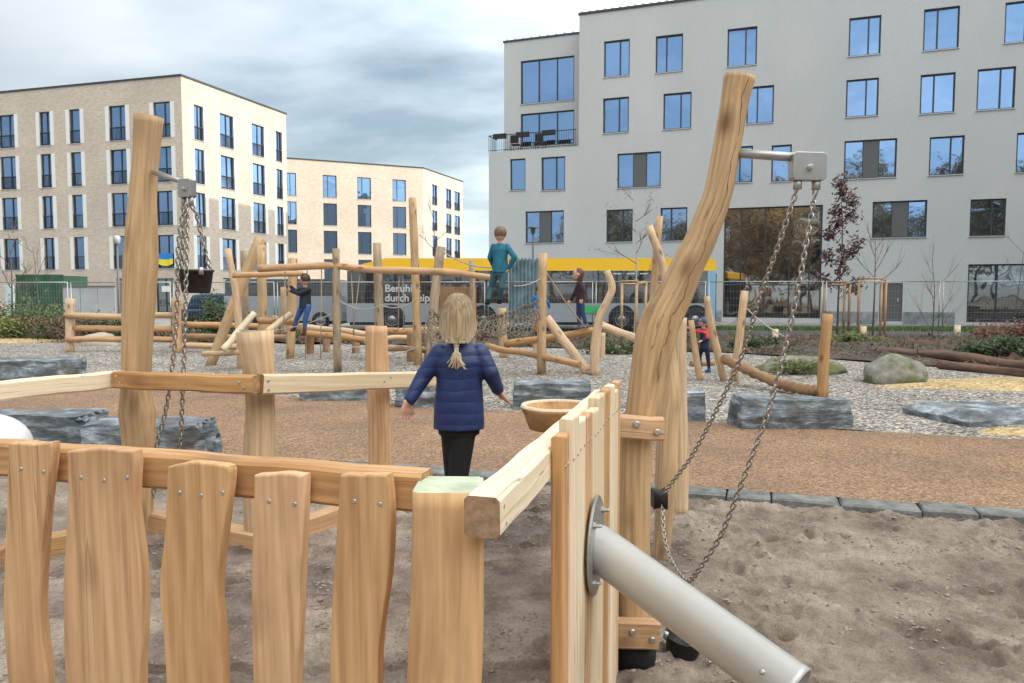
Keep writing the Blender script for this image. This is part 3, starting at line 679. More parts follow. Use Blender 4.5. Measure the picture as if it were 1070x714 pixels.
mp = N('ShaderNodeMapping'); mp.inputs['Scale'].default_value = (.68, .98, 1); mp.inputs['Rotation'].default_value = (0, 0, R(28)); mp.inputs['Location'].default_value = (1.3, .4, 0); L(dv.outputs[0], mp.inputs[0])
n1 = N('ShaderNodeTexNoise', i_Scale=1.15, i_Detail=8.0, i_Roughness=.52); n1.inputs['Distortion'].default_value = .15; L(mp.outputs[0], n1.inputs['Vector'])
r1 = ramp(N, [(.36, 0.2), (.47, .65), (.62, 1.0)]); L(n1.outputs['Fac'], r1.inputs[0])
n2 = N('ShaderNodeTexNoise', i_Scale=2.3, i_Detail=6.0, i_Roughness=.5); L(mp.outputs[0], n2.inputs['Vector'])
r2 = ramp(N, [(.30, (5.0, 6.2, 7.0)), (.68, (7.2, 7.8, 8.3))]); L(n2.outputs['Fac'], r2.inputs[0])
# clouds glow towards the sun side of the sky
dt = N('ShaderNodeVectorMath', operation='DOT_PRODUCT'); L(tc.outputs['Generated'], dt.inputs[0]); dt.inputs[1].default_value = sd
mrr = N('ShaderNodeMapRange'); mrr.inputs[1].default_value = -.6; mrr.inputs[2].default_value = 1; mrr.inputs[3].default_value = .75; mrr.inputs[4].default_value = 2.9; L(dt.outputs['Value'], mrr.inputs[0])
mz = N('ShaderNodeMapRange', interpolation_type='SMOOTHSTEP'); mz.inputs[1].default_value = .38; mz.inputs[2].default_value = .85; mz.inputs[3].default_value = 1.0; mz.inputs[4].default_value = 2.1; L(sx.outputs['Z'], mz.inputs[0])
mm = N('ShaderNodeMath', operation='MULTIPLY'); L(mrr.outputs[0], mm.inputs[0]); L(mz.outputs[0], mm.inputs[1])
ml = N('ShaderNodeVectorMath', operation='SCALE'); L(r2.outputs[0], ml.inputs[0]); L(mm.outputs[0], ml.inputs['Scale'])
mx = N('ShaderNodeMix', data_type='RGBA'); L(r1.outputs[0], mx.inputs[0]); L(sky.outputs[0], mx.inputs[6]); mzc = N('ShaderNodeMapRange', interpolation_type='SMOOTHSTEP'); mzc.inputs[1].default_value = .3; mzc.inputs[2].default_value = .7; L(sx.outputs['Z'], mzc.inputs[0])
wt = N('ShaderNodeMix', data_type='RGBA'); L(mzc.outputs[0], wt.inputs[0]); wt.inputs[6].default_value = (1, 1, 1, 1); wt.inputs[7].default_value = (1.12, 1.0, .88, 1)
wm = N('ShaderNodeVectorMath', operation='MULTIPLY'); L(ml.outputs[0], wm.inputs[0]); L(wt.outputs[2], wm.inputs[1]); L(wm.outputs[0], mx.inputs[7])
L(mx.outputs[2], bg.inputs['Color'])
S.view_settings.view_transform = 'Standard'; S.view_settings.look = 'None'; S.view_settings.exposure = 0.43; S.view_settings.gamma = 1
S.render.engine = 'CYCLES'
#@@PART2
# ================================================================== foreground play platform
DH = .45                                        # deck height
plat = thing('play_platform', 'raised wooden play platform with plank fence, rails and sandy deck in the foreground', 'play platform', (-.8, 3.2, 0))
def rail(name, A, B, w, h, mat, parent, n=10, ch=.012, wob=.006, mats=None, up=V((0,0,1))):
    A = V(A); B = V(B); d = (B-A).normalized(); sd_ = d.cross(V((0,0,1))).normalized(); so = random.uniform(0, 50)
    pts = [A+(B-A)*(i/n) + sd_*(mn.noise(V((i*.5, so, 0)))*wob*1.5) + V((0,0,1))*(mn.noise(V((i*.6, so, 5)))*wob) for i in range(n+1)]
    b = MB(); b.sweep(rrect(w, h, ch*.7), pts, amp=.03, nf=2, smooth=False, capmat=1, up=up); return b.build(name, mats or [mat, W_END], parent)
def post(name, pts, r, mat, parent, seg=20, sub=6, amp=.10, nf=2.2, foot=None, end=W_END):
    P_ = spline(pts, sub); rr = lerpl(r, sub)
    n = len(P_)
    b = MB(); b.tube(P_, rr, seg, amp=amp, nf=nf, capmat=1); return b.build(name, [mat, end], parent)
def bolt(parent, p, nrm, r=.008, h=.006, name='screw'):
    b = MB(); b.lathe([(r, 0), (r, h*.6), (r*.75, h)], p, nrm, 10); return b.build(name, STEEL, parent)
# deck
deck_pts = [(-2.9, 2.2), (-2.25, 3.05), (-1.76, 3.68), (-1.12, 3.36), (-.72, 4.05), (-.45, 4.42), (.44, 4.32), (.43, 3.3), (.13, 2.15), (-.02, 1.6), (-1.35, 2.0), (-2.0, 1.9)]
def inpoly(x, y, P_):
    c = False; n = len(P_)
    for i in range(n):
        x1, y1 = P_[i]; x2, y2 = P_[i-1]
        if (y1 > y) != (y2 > y) and x < (x2-x1)*(y-y1)/(y2-y1)+x1: c = not c
    return c
# boards running left-right, each clipped to the outline, sand lying on them
b = MB(); y = 1.72; st = .032
ddim = [(rs.uniform(-2.6, .5), rs.uniform(1.8, 4.4), rs.uniform(0, PI), rs.uniform(.03, .1), rs.uniform(.02, .045), rs.uniform(.006, .024)) for _ in range(420)]
dcell = {}
for d in ddim: dcell.setdefault((int(math.floor(d[0]/.5)), int(math.floor(d[1]/.5))), []).append(d)
def deck_z(x, yy, rough_):
    z = .012*mn.noise(V((x*2, yy*2, 9)))+.009*mn.noise(V((x*7, yy*9, 2)))+.006*mn.noise(V((x*20, yy*24, 2)))+.003*mn.noise(V((x*45, yy*45, 2)))
    ci, cj = int(math.floor(x/.5)), int(math.floor(yy/.5))
    for i in (-1, 0, 1):
        for j in (-1, 0, 1):
            for (a, c_, th, l, w_, h) in dcell.get((ci+i, cj+j), ()):
                dx = x-a; dy = yy-c_; u = dx*math.cos(th)+dy*math.sin(th); v = -dx*math.sin(th)+dy*math.cos(th); q = (u/l)**2+(v/w_)**2
                if q < 6: z += h*(-math.exp(-q*1.4)+.5*math.exp(-(math.sqrt(q)-1.35)**2*5))
    g = (yy-1.72) % .56
    if min(g, .56-g) < .013 and mn.noise(V((x*1.5, math.floor((yy-1.72+.28)/.56)*3.1, 0))) > -.25: z -= .035
    return DH+z
X0, X1, Y0, Y1 = -2.95, .55, 1.58, 4.45; st = .0125
nx, ny = int((X1-X0)/st), int((Y1-Y0)/st); ids = {}; vs = []; fs = []
def vid(i, j):
    if (i, j) not in ids: ids[(i, j)] = len(vs); x, yy = X0+i*st, Y0+j*st; vs.append((x, yy, deck_z(x, yy, 1)))
    return ids[(i, j)]
for i in range(nx):
    for j in range(ny):
        if inpoly(X0+(i+.5)*st, Y0+(j+.5)*st, deck_pts): fs.append((vid(i, j), vid(i+1, j), vid(i+1, j+1), vid(i, j+1)))
b.add(vs, fs, None, 0, True); b.build('deck', DECKM, plat)
clods('sand_crumbs', None, 9000, (-2.5, .45), lambda x: (1.8, 4.3), lambda x, y: deck_z(x, y, 1), (.002, .010), test=lambda x, y: inpoly(x, y, deck_pts), seed=6, parent=plat)
b = MB(); b.add([(x, yy, DH-.05) for x, yy in deck_pts]+[(x, yy, DH-.14) for x, yy in deck_pts], [tuple(range(12)[::-1]), tuple(range(12, 24))]+[(i, (i+1)%12, 12+(i+1)%12, 12+i) for i in range(12)]); b.build('deck_base', W_BRN, plat)
for a, c in zip(deck_pts[:4], deck_pts[1:5]):
    rail('edge_beam', (a[0], a[1], DH+.03), (c[0], c[1], DH+.03), .085, .10, W_OR, plat)
# near corner post
p0 = at(470, 506, 1.64); hx = 36*1.64/F
def outl(rowsx, Y, yb):           # pixel outline rows [(y, x0, x1)...] into the vertical plane y=Y
    L_ = [at(x0, y, Y) for (y, x0, x1) in rowsx]; R_ = [at(x1, y, Y) for (y, x0, x1) in rowsx]
    return L_, R_
fenceN = V((-(1.97-1.64), -1.3-(-.12), 0))
cpt = MB()
cx, cy = p0.x, 1.64
pts = [(cx-.035, cy+.0, .02), (cx-.03, cy, .45), (cx-.012, cy, .75), (cx-.002, cy, 1.0), (cx, cy, p0.z)]
cpt.sweep(rrect(.150, .15, .012), spline(pts, 5), scl=lerpl([1.08, 1.06, 1.04, .98, .95], 5), amp=.05, nf=2.5, capmat=1, up=V((0,1,0)))
cpt.build('post', [W_PLK, plain('end_grain_green', (.48,.52,.38), .8, var=.25, vscale=18)], plat)
# near rail
rA = at(446, 522, 1.70); rB = at(-60, 481, 2.09); rB.z = rA.z = 1.155
rail('rail', rA, rB, .075, .088, W_PLK, plat, n=16)
rd = (rB-rA); rd.z = 0; rd.normalize(); rn = V((rd.y, -rd.x, 0));
if rn.y > 0: rn = -rn
# planks of the near fence on the camera side of the rail
def fplane(px, py, off=.088):
    A = rA + rn*off; D = (rd.x, rd.y)
    u, z = hitv(px, py, A, D); return A + V((rd.x, rd.y, 0))*u, z, u
PL = [([(463, 8, 59), (476, 8, 59), (540, 6, 52), (620, 3, 47), (665, 4, 49), (714, 8, 54)], -1, 2),
      ([(472, 70, 146), (486, 70, 147), (530, 70, 146), (600, 66, 154), (660, 66, 154), (714, 68, 152)], 3, 3),
      ([(488, 175, 245), (500, 174, 246), (550, 172, 240), (613, 166, 233), (660, 170, 237), (714, 173, 239)], 5, 3),
      ([(497, 265, 324), (510, 265, 324), (570, 263, 322), (620, 262, 320), (670, 263, 318), (714, 264, 316)], 2, 2),
      ([(497, 355, 411), (510, 354, 413), (545, 352, 415), (600, 348, 412), (660, 345, 404), (714, 344, 401)], 1, 2)]
for rowsx, bow, nsc in PL:
    Lp = [fplane(x0, y) for (y, x0, x1) in rowsx]; Rp = [fplane(x1-6.5, y) for (y, x0, x1) in rowsx]
    u0 = Lp[0][2]; sgn = 1 if Rp[0][2] > Lp[0][2] else -1
    zl = [V((0, p[2]*sgn, p[1])) for p in Lp] ; zr = [V((0, p[2]*sgn, p[1])) for p in Rp]
    zl.append(V((0, zl[-1].y+.01, .35))); zr.append(V((0, zr[-1].y-.005, .35)))
    zl.append(V((0, zl[-1].y-.01, .06))); zr.append(V((0, zr[-1].y+.005, .06)))
    sl = spline(zl, 4); sr = spline(zr, 4)
    top = []
    a, c = sl[0], sr[0]
    for k in range(1, 10): t = k/10; top.append(V((0, a.y+(c.y-a.y)*t, a.z+(c.z-a.z)*t + bow*.0021*math.sin(t*PI) + .0012*math.sin(t*9+bow))))
    loop = sl[::-1] + top + sr       # bottom-left -> top-left -> top-right -> bottom-right : clockwise seen from front
    out = [(p.y, p.z) for p in loop][::-1]
    A = rA + rn*.088; A = V((A.x, A.y, 0)); ex = V((rd.x, rd.y, 0))*sgn; ez = ex.cross(V((0,0,1)))
    bb = MB(); bb.plank(out, A, ex, V((0,0,1)), ez, .034, .005); pk = bb.build('fence_plank', W_PLK, plat)
    for k in range(nsc):
        t = (k+.6)/(nsc+.2); y = rowsx[0][0]+27+(k % 2)*3; px = rowsx[1][1]+(rowsx[1][2]-rowsx[1][1])*t
        q, z, u = fplane(px, y, .088); bolt(pk, V((q.x, q.y, z)) - rn*.001, rn, .0055, .003)
# side rail from the near corner to the big post
sA = at(503, 541, 1.50); sB = at(630, 419, 3.10); sA.z = sA.z; sB.z = sA.z+.01
rail('rail', sA, sB, .075, .085, W_PALE, plat, n=16, mats=[W_PALE, W_BRN])
sdv = (sB-sA); sdv.z = 0; sdv.normalize(); sn = V((sdv.y, -sdv.x, 0))          # outward (right)
for (dx, dz) in ((.03, .018), (.045, -.022)): bolt(plat, sA+sdv*dx+sn*.037+V((0,0,dz)), sn, .006, .003)
for z in (.25,): rail('rail', V((sA.x, sA.y, 0))+sdv*.45+V((0,0,z)), V((sB.x, sB.y, 0))+V((0,0,z)), .07, .09, W_PLK, plat)
# wall planks on its outer side
wn = 11; u = .47; k = 0
L_ = (V((sB.x, sB.y, 0))-V((sA.x, sA.y, 0))).length
while u < L_-.12:
    wdt = random.choice([.09, .11, .125, .14]); zt = 1.235+.0*(u/L_)+random.uniform(-.012, .028); n = 14; so = random.uniform(0, 50)
    if k == 0: wdt = .07; zt = 1.23
    out = []
    for i in range(n+1): t = i/n; out.append((wdt/2+.007*mn.noise(V((t*3, so, 0))), .05+(zt-.05)*t))
    for i in range(1, 4): out.append((wdt/2-wdt*i/4, zt+.004*math.sin(i+so)))
    for i in range(n+1): t = 1-i/n; out.append((-wdt/2+.007*mn.noise(V((t*3, so, 9))), .05+(zt-.05)*t))
    O = V((sA.x, sA.y, 0))+sdv*(u+wdt/2)+sn*(.077+random.uniform(-.003, .005))
    bb = MB(); bb.plank(out, O, sdv, V((0,0,1)), sn, .036, .007); pk = bb.build('wall_plank', W_PALE if k % 3 else W_PLK, plat)
    for s_ in (-.25, .25): bolt(pk, O+sdv*(wdt*s_)+V((0,0,1.15)), sn, .005, .003)
    if k == 3: kO = O
    u += wdt+.008; k += 1
# rails on far side
def h1(px, py, Y): return at(px, py, Y)
p145 = 3.62; p268 = 3.36; p395 = 4.05
a = h1(122, 397, 3.50); c = h1(268, 402, 3.24); rail('rail', a, c, .055, .078, W_PLK, plat)
for (s_, z_) in ((.02, .018), (.045, -.01), (.1, -.012), (.9, .01), (.93, -.012)): q = a+(c-a)*s_; bolt(plat, q+V((-.0, -.029, z_)), V((0, -1, 0)), .006, .003)
a = h1(-60, 414, 2.92); c = h1(128, 396, 3.56); rail('rail', a, c, .055, .078, W_PALE, plat)
a = h1(270, 402, 3.27); c = h1(462, 396, 4.36); rail('rail', a, c, .055, .088, W_PALE, plat, mats=[W_PALE, W_BRN])
for (s_, z_) in ((.03, .02), (.03, -.02), (.6, .0), (.64, .02)): q = a+(c-a)*s_; bolt(plat, q+V((.024, -.034, z_)), V((.5, -.85, 0)), .006, .003)
# posts
g = V((at(268, 500, p268).x, p268+.06, 0))
post('post', [(g.x, g.y, .1), (g.x-.004, g.y, .7), (g.x+.006, g.y, 1.1), (g.x-.014, g.y, at(268, 347, p268).z)], [.074, .072, .068, .082], W_LOG, plat, seg=14, amp=.16)
x_ = lambda px, Y: at(px, 400, Y).x
Y_ = p395+.05
post('post', [(x_(395, Y_), Y_, .1), (x_(396, Y_), Y_, .8), (x_(394.5, Y_), Y_, 1.2), (x_(394, Y_), Y_, at(394, 341, Y_).z)], [.064, .062, .062, .058], W_PLK, plat, amp=.05)
# tall post of the left hoist
Y_ = p145+.02
tp = [at(144, 640, Y_), at(143, 560, Y_), at(145, 480, Y_), at(143, 432, Y_), at(142, 400, Y_), at(143.5, 340, Y_), at(147, 270, Y_), at(149, 210, Y_), at(152, 165, Y_), at(155, 122, Y_)]
tp[0].z = .05
lh = thing('chain_hoist', 'tall straight hoist post at left, with a short steel arm and pulley box', 'hoist', (tp[0].x, Y_, 0), 'chain hoists on the play platform')
post('post', tp, [w_*Y_/F/2 for w_ in (30, 30, 31, 38, 30, 31, 33, 27, 26, 29)], W_LOG, lh, seg=24, amp=.10, nf=2.8)
# big curved post
CY = 3.27
cr = [at(663, 700, CY), at(662, 640, CY), at(661.5, 550, CY), at(664, 465, CY), at(671, 431, CY), at(677, 397, CY), at(685, 355, CY), at(691.5, 333, CY), at(706, 304, CY), at(719, 275, CY), at(732, 250, CY), at(750, 203, CY), at(760, 155, CY), at(768, 107, CY), at(773, 80, CY)]
cr[0].z = max(cr[0].z, .0)-.06
rh = thing('chain_hoist', 'tall hoist post curved like a bow, with a long steel arm and pulley box', 'hoist', (cr[0].x, CY, 0), 'chain hoists on the play platform')
post('post', cr, [w_*CY/F/2 for w_ in (40, 38, 36, 36, 35, 38, 43, 42, 37, 34, 32, 29, 28, 28, 32)], W_LOG, rh, seg=40, amp=.07, nf=3)
cp_ = spline(cr, 6); cw_ = lerpl([w_*CY/F/2 for w_ in (40, 38, 36, 36, 35, 38, 43, 42, 37, 34, 32, 29, 28, 28, 32)], 6)
for (i0, i1, ax_, wr) in ((30, 84, .30, .0011), (46, 66, -.4, .0008)):
    bb = MB(); pts = []
    for i in range(i0, i1):
        tg = (cp_[min(i+1, len(cp_)-1)]-cp_[i-1]).normalized(); fr = (V((0,-1,0))-tg*(-tg.y)).normalized(); sx2 = fr.cross(tg).normalized()*(-1)
        a_ = ax_+.10*math.sin(i*.7)+.05*math.sin(i*2.3); pts.append(cp_[i]+(fr*math.cos(a_)+sx2*math.sin(a_))*cw_[i]*1.0)
    bb.tube(pts, [wr*(.4+1.3*abs(math.sin(i*1.9))) for i in range(len(pts))], 5, cap=0); bb.build('drying_crack', plain('crack_dark', (.16,.095,.055), .95), rh)
b = MB(); q = at(663, 690, CY); b.tube([V((q.x, CY, -.05)), V((q.x, CY, .03)), V((q.x+.001, CY, .085))], [.092, .094, .0935], 28, amp=.05); b.build('tarred_foot', BLK, rh)
for (px0, px1, py, hh) in ((640, 693, 446, .095), (636, 688, 661, .12)):
    A = at(px0, py, CY-.10); B_ = at(px1, py+2, CY-.10); o = rail('clamp_beam', A, B_, .06, hh, W_OR, plat, n=4)
    for s_ in (.45, .85): bolt(o, A+(B_-A)*s_+V((0, -.03, -.01+.03*(s_ < .5))), V((0, -1, 0)), .014, .010, 'bolt')
# two posts behind the curved one
Y2 = 4.6; pp = [at(690, 588, Y2), at(693.5, 545, Y2), at(696, 500, Y2), at(698, 440, Y2), at(700.5, 415, Y2), at(699, 385, Y2), at(694, 355, Y2)]
pp[0].z = -.05
b2 = thing('play_post', 'stout bent post just behind the curved hoist post, with a black clip on its right', 'post', (pp[0].x, Y2, 0), 'posts behind the curved hoist')
post('trunk', pp, [w_*Y2/F/2 for w_ in (18, 20, 23, 24, 23, 19, 18)], W_LOG, b2)
Y3 = 5.55; pp = [at(712, 530, Y3), at(712, 480, Y3), at(711, 440, Y3), at(710.5, 376, Y3), at(712.5, 332, Y3)]; pp[0].z = -.05
b3 = post('play_post', pp, [w_*Y3/F/2 for w_ in (15, 15, 15, 13, 11)], W_LOG, None); tag(b3, 'slim straight post farther behind the curved hoist post, at the kerb', 'post', 'posts behind the curved hoist')
q = at(687, 521, 4.42); bb = MB()
bb.sweep(rrect(.10, .10, .015), [q+V((-.03,0,0)), q+V((.02,0,.0)), q+V((.05,0,0))], scl=[1.1, .9, 1.15]); bb.build('rubber_clip', RUB, b2)
# pipe with flange
pA_ = at(618, 569, 2.37); pB_ = at(833, 724, 1.93); pd = (pB_-pA_).normalized()
pf_ = V((sA.x, sA.y, 0)); un = (pA_-pf_).dot(sdv); base = pf_+sdv*un+sn*.084; base.z = pA_.z
p_t = thing('chute_pipe', 'thick grey steel pipe with round flange sticking out of the plank wall', 'pipe', base)
b = MB(); Lp = (pB_-base).length; st_ = base - pd*.0
r0 = .070
prof = [(r0, 0), (r0, Lp-.02), (r0*1.02, Lp-.018), (r0*1.02, Lp), (r0*.93, Lp), (r0*.93, Lp-.4)]
b.lathe(prof, st_, (pB_-base), 40, caps=False); pipe = b.build('pipe', PIPE, p_t)
b = MB(); b.lathe([(.0, .0), (.152, 0), (.155, .003), (.155, .007), (.152, .010), (0.0, .010)], base-sn*.0, sn, 40, caps=False, smooth=False); fl = b.build('flange', GALV, p_t)
for k in range(4):
    a_ = PI/4+k*PI/2; e = sdv*math.cos(a_)+V((0,0,1))*math.sin(a_)
    b = MB(); b.lathe([(.011, 0), (.011, .009), (.006, .010), (.006, .022), (.004, .026)], base+e*.125+sn*.010, sn, 8, smooth=False); b.build('bolt', STEEL, fl)
pe = base+(pB_-base)*.88; pu = pd.cross(V((1,0,0))); pu = (V((0,0,1))-pd*pd.z).normalized(); side = pd.cross(pu)
rv = (-FW - pd*(-FW).dot(pd)).normalized()
q = pe + (rv*.85+pu*.05).normalized()*r0; b = MB(); b.lathe([(.007, -.002), (.007, .003), (.004, .006)], q, (q-pe), 10); b.build('rivet', STEEL, pipe)
# wooden bowl
q = at(583, 428, 3.55); bw = thing('wooden_bowl', 'shallow round wooden bowl on a post behind the plank wall', 'bowl', (q.x, q.y, q.z-.1))
b = MB(); b.lathe([(.10, -.105), (.135, -.10), (.160, -.035), (.172, -.012), (.176, 0), (.165, .008), (.150, .004), (.128, -.03), (.06, -.05), (0.001, -.052)], q+V((0,0,.012)), (.0, .0, 1), 40, caps=False); b.build('bowl', W_OR, bw)
b = MB(); b.lathe([(.176, .002), (.171, .013), (.153, .012), (.150, .002)], q+V((0,0,.012)), (0,0,1), 40, caps=False); b.build('rim', W_PALE, bw)
b = MB(); b.tube([V((q.x+.12, q.y+.03, DH-.05)), V((q.x+.10, q.y+.02, q.z-.095))], .04, 14, amp=.08); b.build('leg', W_LOG, bw)
# white hood at the left edge
q = at(-14, 468, 3.0); b = MB()
prof = [(.001, .135)]+[(.16*math.sin(t*PI/2/8), .135*math.cos(t*PI/2/8)) for t in range(1, 9)]+[(.165, -.06), (.15, -.06)]
b.lathe(prof, q, (0,0,1), 40, caps=False); b.tube([V((q.x,q.y,DH)), V((q.x,q.y,q.z-.02))], .03, 12); o = b.build('slide_hood', plain('gelcoat_white', (.72,.74,.76), .25), None, V((q.x,q.y,DH))); tag(o, 'smooth white rounded hood at the left edge behind the plank fence', 'hood')
# pulley arms
def pulley(root, a, c, bc, bw_, bh, bd, rr, ax):
    b = MB(); b.tube([a, a+(c-a)*.5, c], rr, 14, amp=0); arm = b.build('arm', GALV, root)
    b = MB(); ax = V(ax).normalized(); dy = V((-ax.y, ax.x, 0))
    out = rrect(bw_, bh, bh*.09); out = out
    b.plank(out, bc-dy*bd/2, ax, V((0,0,1)), ax.cross(V((0,0,1))), bd, .003); bx = b.build('pulley_box', GALV, root)
    f = ax.cross(V((0,0,1)))
    b = MB(); b.lathe([(bh*.12, 0), (bh*.12, .008), (bh*.07, .009), (bh*.07, .016)], bc-dy*bd/2+V((0,0,-.005)), f, 6, smooth=False); b.build('bolt', STEEL, bx)
    res = []
    for s_ in (-.28, .28):
        q = bc+ax*(bw_*s_)-V((0,0,bh/2)); b = MB(); b.lathe([(rr*.95, .005), (rr*.95, -.035), (rr*.7, -.036)], q, (0,0,1), 14, smooth=True); b.build('chain_guide', GALV, bx); res.append(q-V((0,0,.03)))
    return res
bc = at(843.5, 174.5, 3.2); ends_r = pulley(rh, at(768, 160, 3.25), at(830, 164.5, 3.2), bc, .145, .115, .05, .019, (1, .12, 0))
bc2 = at(195.5, 197, 3.45); ends_l = pulley(lh, at(160, 180, 3.6), at(190, 190, 3.46), bc2, .066, .082, .045, .012, (1, -.25, 0))
# chains
def chain(name, pts, pitch, wire, parent=None, label=None, cat='chain', group=None, org=None):
    P_ = [V(p) for p in pts]; seg = [(b_-a_).length for a_, b_ in zip(P_, P_[1:])]; tot = sum(seg); n = max(2, int(tot/pitch))
    def pt(s_):
        for a_, b_, l in zip(P_, P_[1:], seg):
            if s_ <= l: return a_+(b_-a_)*(s_/l), (b_-a_).normalized()
            s_ -= l
        return P_[-1], (P_[-1]-P_[-2]).normalized()
    M = MB(); NS, NR = 12, 6; hl = pitch*.5+wire*.9; hw = pitch*.34
    for k in range(n):
        c, t = pt((k+.5)*tot/n); x = t.cross(V((0, 1, .13))).normalized(); y = t.cross(x)
        e = x if k % 2 else y; e = (x*math.cos(PI/4)+y*math.sin(PI/4)) if k % 2 else (x*math.cos(PI/4)-y*math.sin(PI/4)); nn = t.cross(e)
        vs = []; cen = []
        for i in range(NS):
            a_ = 2*PI*i/NS; ca, sa = math.cos(a_), math.sin(a_)
            p_ = c + e*(hw*sa) + t*((hl-hw)*(1 if ca > 0 else -1)*min(1, abs(ca)*3) + hw*ca); cen.append(p_)
        for i in range(NS):
            tg = (cen[(i+1) % NS]-cen[i-1]).normalized(); o1 = nn; o2 = tg.cross(nn)
            for j in range(NR): b_ = 2*PI*j/NR; vs.append(cen[i]+(o1*math.cos(b_)+o2*math.sin(b_))*wire)
        fs = [(i*NR+j, i*NR+(j+1) % NR, ((i+1) % NS)*NR+(j+1) % NR, ((i+1) % NS)*NR+j) for i in range(NS) for j in range(NR)]
        M.add(vs, fs, None, 0, True)
    o = M.build(name, CHAIN, parent, org if org is not None else P_[0])
    if label: tag(o, label, cat, group)
    return o
def sag(a, c, s_, n=14): return [V(a)+(V(c)-V(a))*(i/n) - V((0,0,1))*s_*4*(i/n)*(1-i/n) for i in range(n+1)]
cl = [ends_r[0], at(812, 260, 3.25), at(794, 310, 3.4), at(775, 372, 3.6), at(748, 430, 3.85), at(722, 478, 4.1), at(700, 507, 4.3), at(693, 519, 4.4)]
chain('chain', spline(cl, 4), .027, .0038, label='chain from the curved post\'s pulley box down to the black clip', group='hoist chains')
cl = [at(692, 528, 4.38), at(694, 560, 4.2), at(701, 585, 4.0), at(712, 602, 3.8), at(721, 607, 3.65), at(734, 590, 3.5), at(754, 558, 3.4), at(777, 500, 3.3), at(802, 432, 3.25), at(820, 365, 3.22), at(836, 290, 3.2), ends_r[1]]
chain('chain', spline(cl, 4), .027, .0038, label='chain looping low behind the grey pipe and up to the pulley box', group='hoist chains')
def bucket(name, c, r, h, label, tilt=(0,0,0), group='rubber buckets'):
    b = MB(); ax = (V((0,0,1))+V(tilt)).normalized()
    b.lathe([(r*.001, 0), (r*.78, 0), (r*.82, .01), (r*.97, h*.9), (r*1.03, h*.92), (r*1.04, h), (r*.98, h*1.0), (r*.93, h*.93), (r*.78, .02), (r*.001, .018)], c, ax, 28, caps=False)
    t = thing(name, label, 'bucket', c, group); b.build('body', RUB, t)
    for k in range(3):
        a_ = k*2*PI/3+.4; x = ax.orthogonal().normalized(); y = ax.cross(x); p_ = V(c)+ax*h*.9+(x*math.cos(a_)+y*math.sin(a_))*r*1.03
        b = MB(); b.lathe([(.012, -.01), (.012, .02), (.008, .022)], p_, ax, 8); b.build('lug', STEEL, t)
    return ax
q = gd(712, 684, -.03); bucket('rubber_bucket', V((q.x, q.y, -.035)), .085, .10, 'black rubber bucket standing in the sand beside the tarred post foot', (.12, -.1, 0))
chain('chain', [V((q.x+.06, q.y-.08, .065)), V((q.x+.085, q.y-.10, .03)), V((q.x+.09, q.y-.12, -.01)), V((q.x+.12, q.y-.10, -.012))], .027, .0038, label='short end of chain hanging over the rim of the bucket in the sand')
q = at(205, 306, 3.5); bucket('rubber_bucket', q, .076, .105, 'black rubber bucket hanging in the air from the left chain hoist', (.03, -.03, 0))
tp_ = q+V((0,0,.1))
chain('chain', [ends_l[1], at(206, 226, 3.47), at(214, 262, 3.49), tp_+V((.07,0,0))], .024, .0036, label='short chain holding the right rim of the hanging bucket', group='hoist chains')
chain('chain', [ends_l[0]+V((.006,.01,0)), at(191, 250, 3.49), tp_+V((-.066,0,0))], .024, .0036, label='short chain holding the left rim of the hanging bucket', group='hoist chains')
chain('chain', spline([ends_l[0], at(186, 260, 3.43), at(184, 340, 3.42), at(175, 420, 3.45), at(163, 470, 3.5), at(160, 520, 3.55)], 3), .024, .0036, label='left one of two long chains hanging down beside the tall straight post', group='hoist chains')
chain('chain', spline([ends_l[1]+V((-.01,-.02,0)), at(195, 270, 3.41), at(193, 350, 3.40), at(190, 430, 3.42), at(187, 500, 3.5), at(180, 545, 3.55)], 3), .024, .0036, label='right one of two long chains hanging down beside the tall straight post', group='hoist chains')
#@@PART3
# ================================================================== stones and big logs
def stone(name, label, cat, c, d, rz=0, top=(1, 1), mat=None, seed=0, group='slate blocks along the path', rough=.10, sub=4, tilt=0, cuts=False):
    bm = bmesh.new(); bmesh.ops.create_cube(bm, size=1.0)
    bmesh.ops.subdivide_edges(bm, edges=bm.edges[:], cuts=9, use_grid_fill=True)
    M = Matrix.Rotation(rz, 3, 'Z')
    for v in bm.verts:
        p = v.co.copy(); n0 = V((seed*3.1, seed*1.7, 0))
        if p.z > 0: p.x *= 1-(1-top[0])*p.z*2; p.y *= 1-(1-top[1])*p.z*2
        e = V((p.x*2, p.y*2, p.z*2)); rr = max(abs(e.x), abs(e.y), abs(e.z))
        k = 1-.025*max(0, e.length-1.25)
        p = V((p.x*d[0]*k, p.y*d[1]*k, p.z*d[2]*k))
        q = p*2.3+n0
        p += V((mn.noise(q), mn.noise(q+V((9,0,0))), mn.noise(q+V((0,9,0)))*.8))*rough*min(d)*1.4
        q = p*9+n0
        p += V((mn.noise(q), mn.noise(q+V((9,0,0))), mn.noise(q+V((0,9,0)))))*rough*min(d)*.45
        if cuts and e.x > .9: p.x += .03*(1 if math.sin(p.y*60+p.z*4) > 0 else -1)*(abs(e.z) < .98)
        if cuts and e.y < -.9: p.y += .022*math.cos(p.x*55)
        p.z += tilt*p.x
        v.co = M @ p
    bmesh.ops.triangulate(bm, faces=bm.faces[:])
    me = bpy.data.meshes.new(name); bm.to_mesh(me); bm.free(); me.materials.append(mat or SLATE)
    me.transform(Matrix.Translation(V(c)+V((0,0,d[2]/2)))); o = link_mesh(name, me, None, V(c)); return tag(o, label, cat, group)
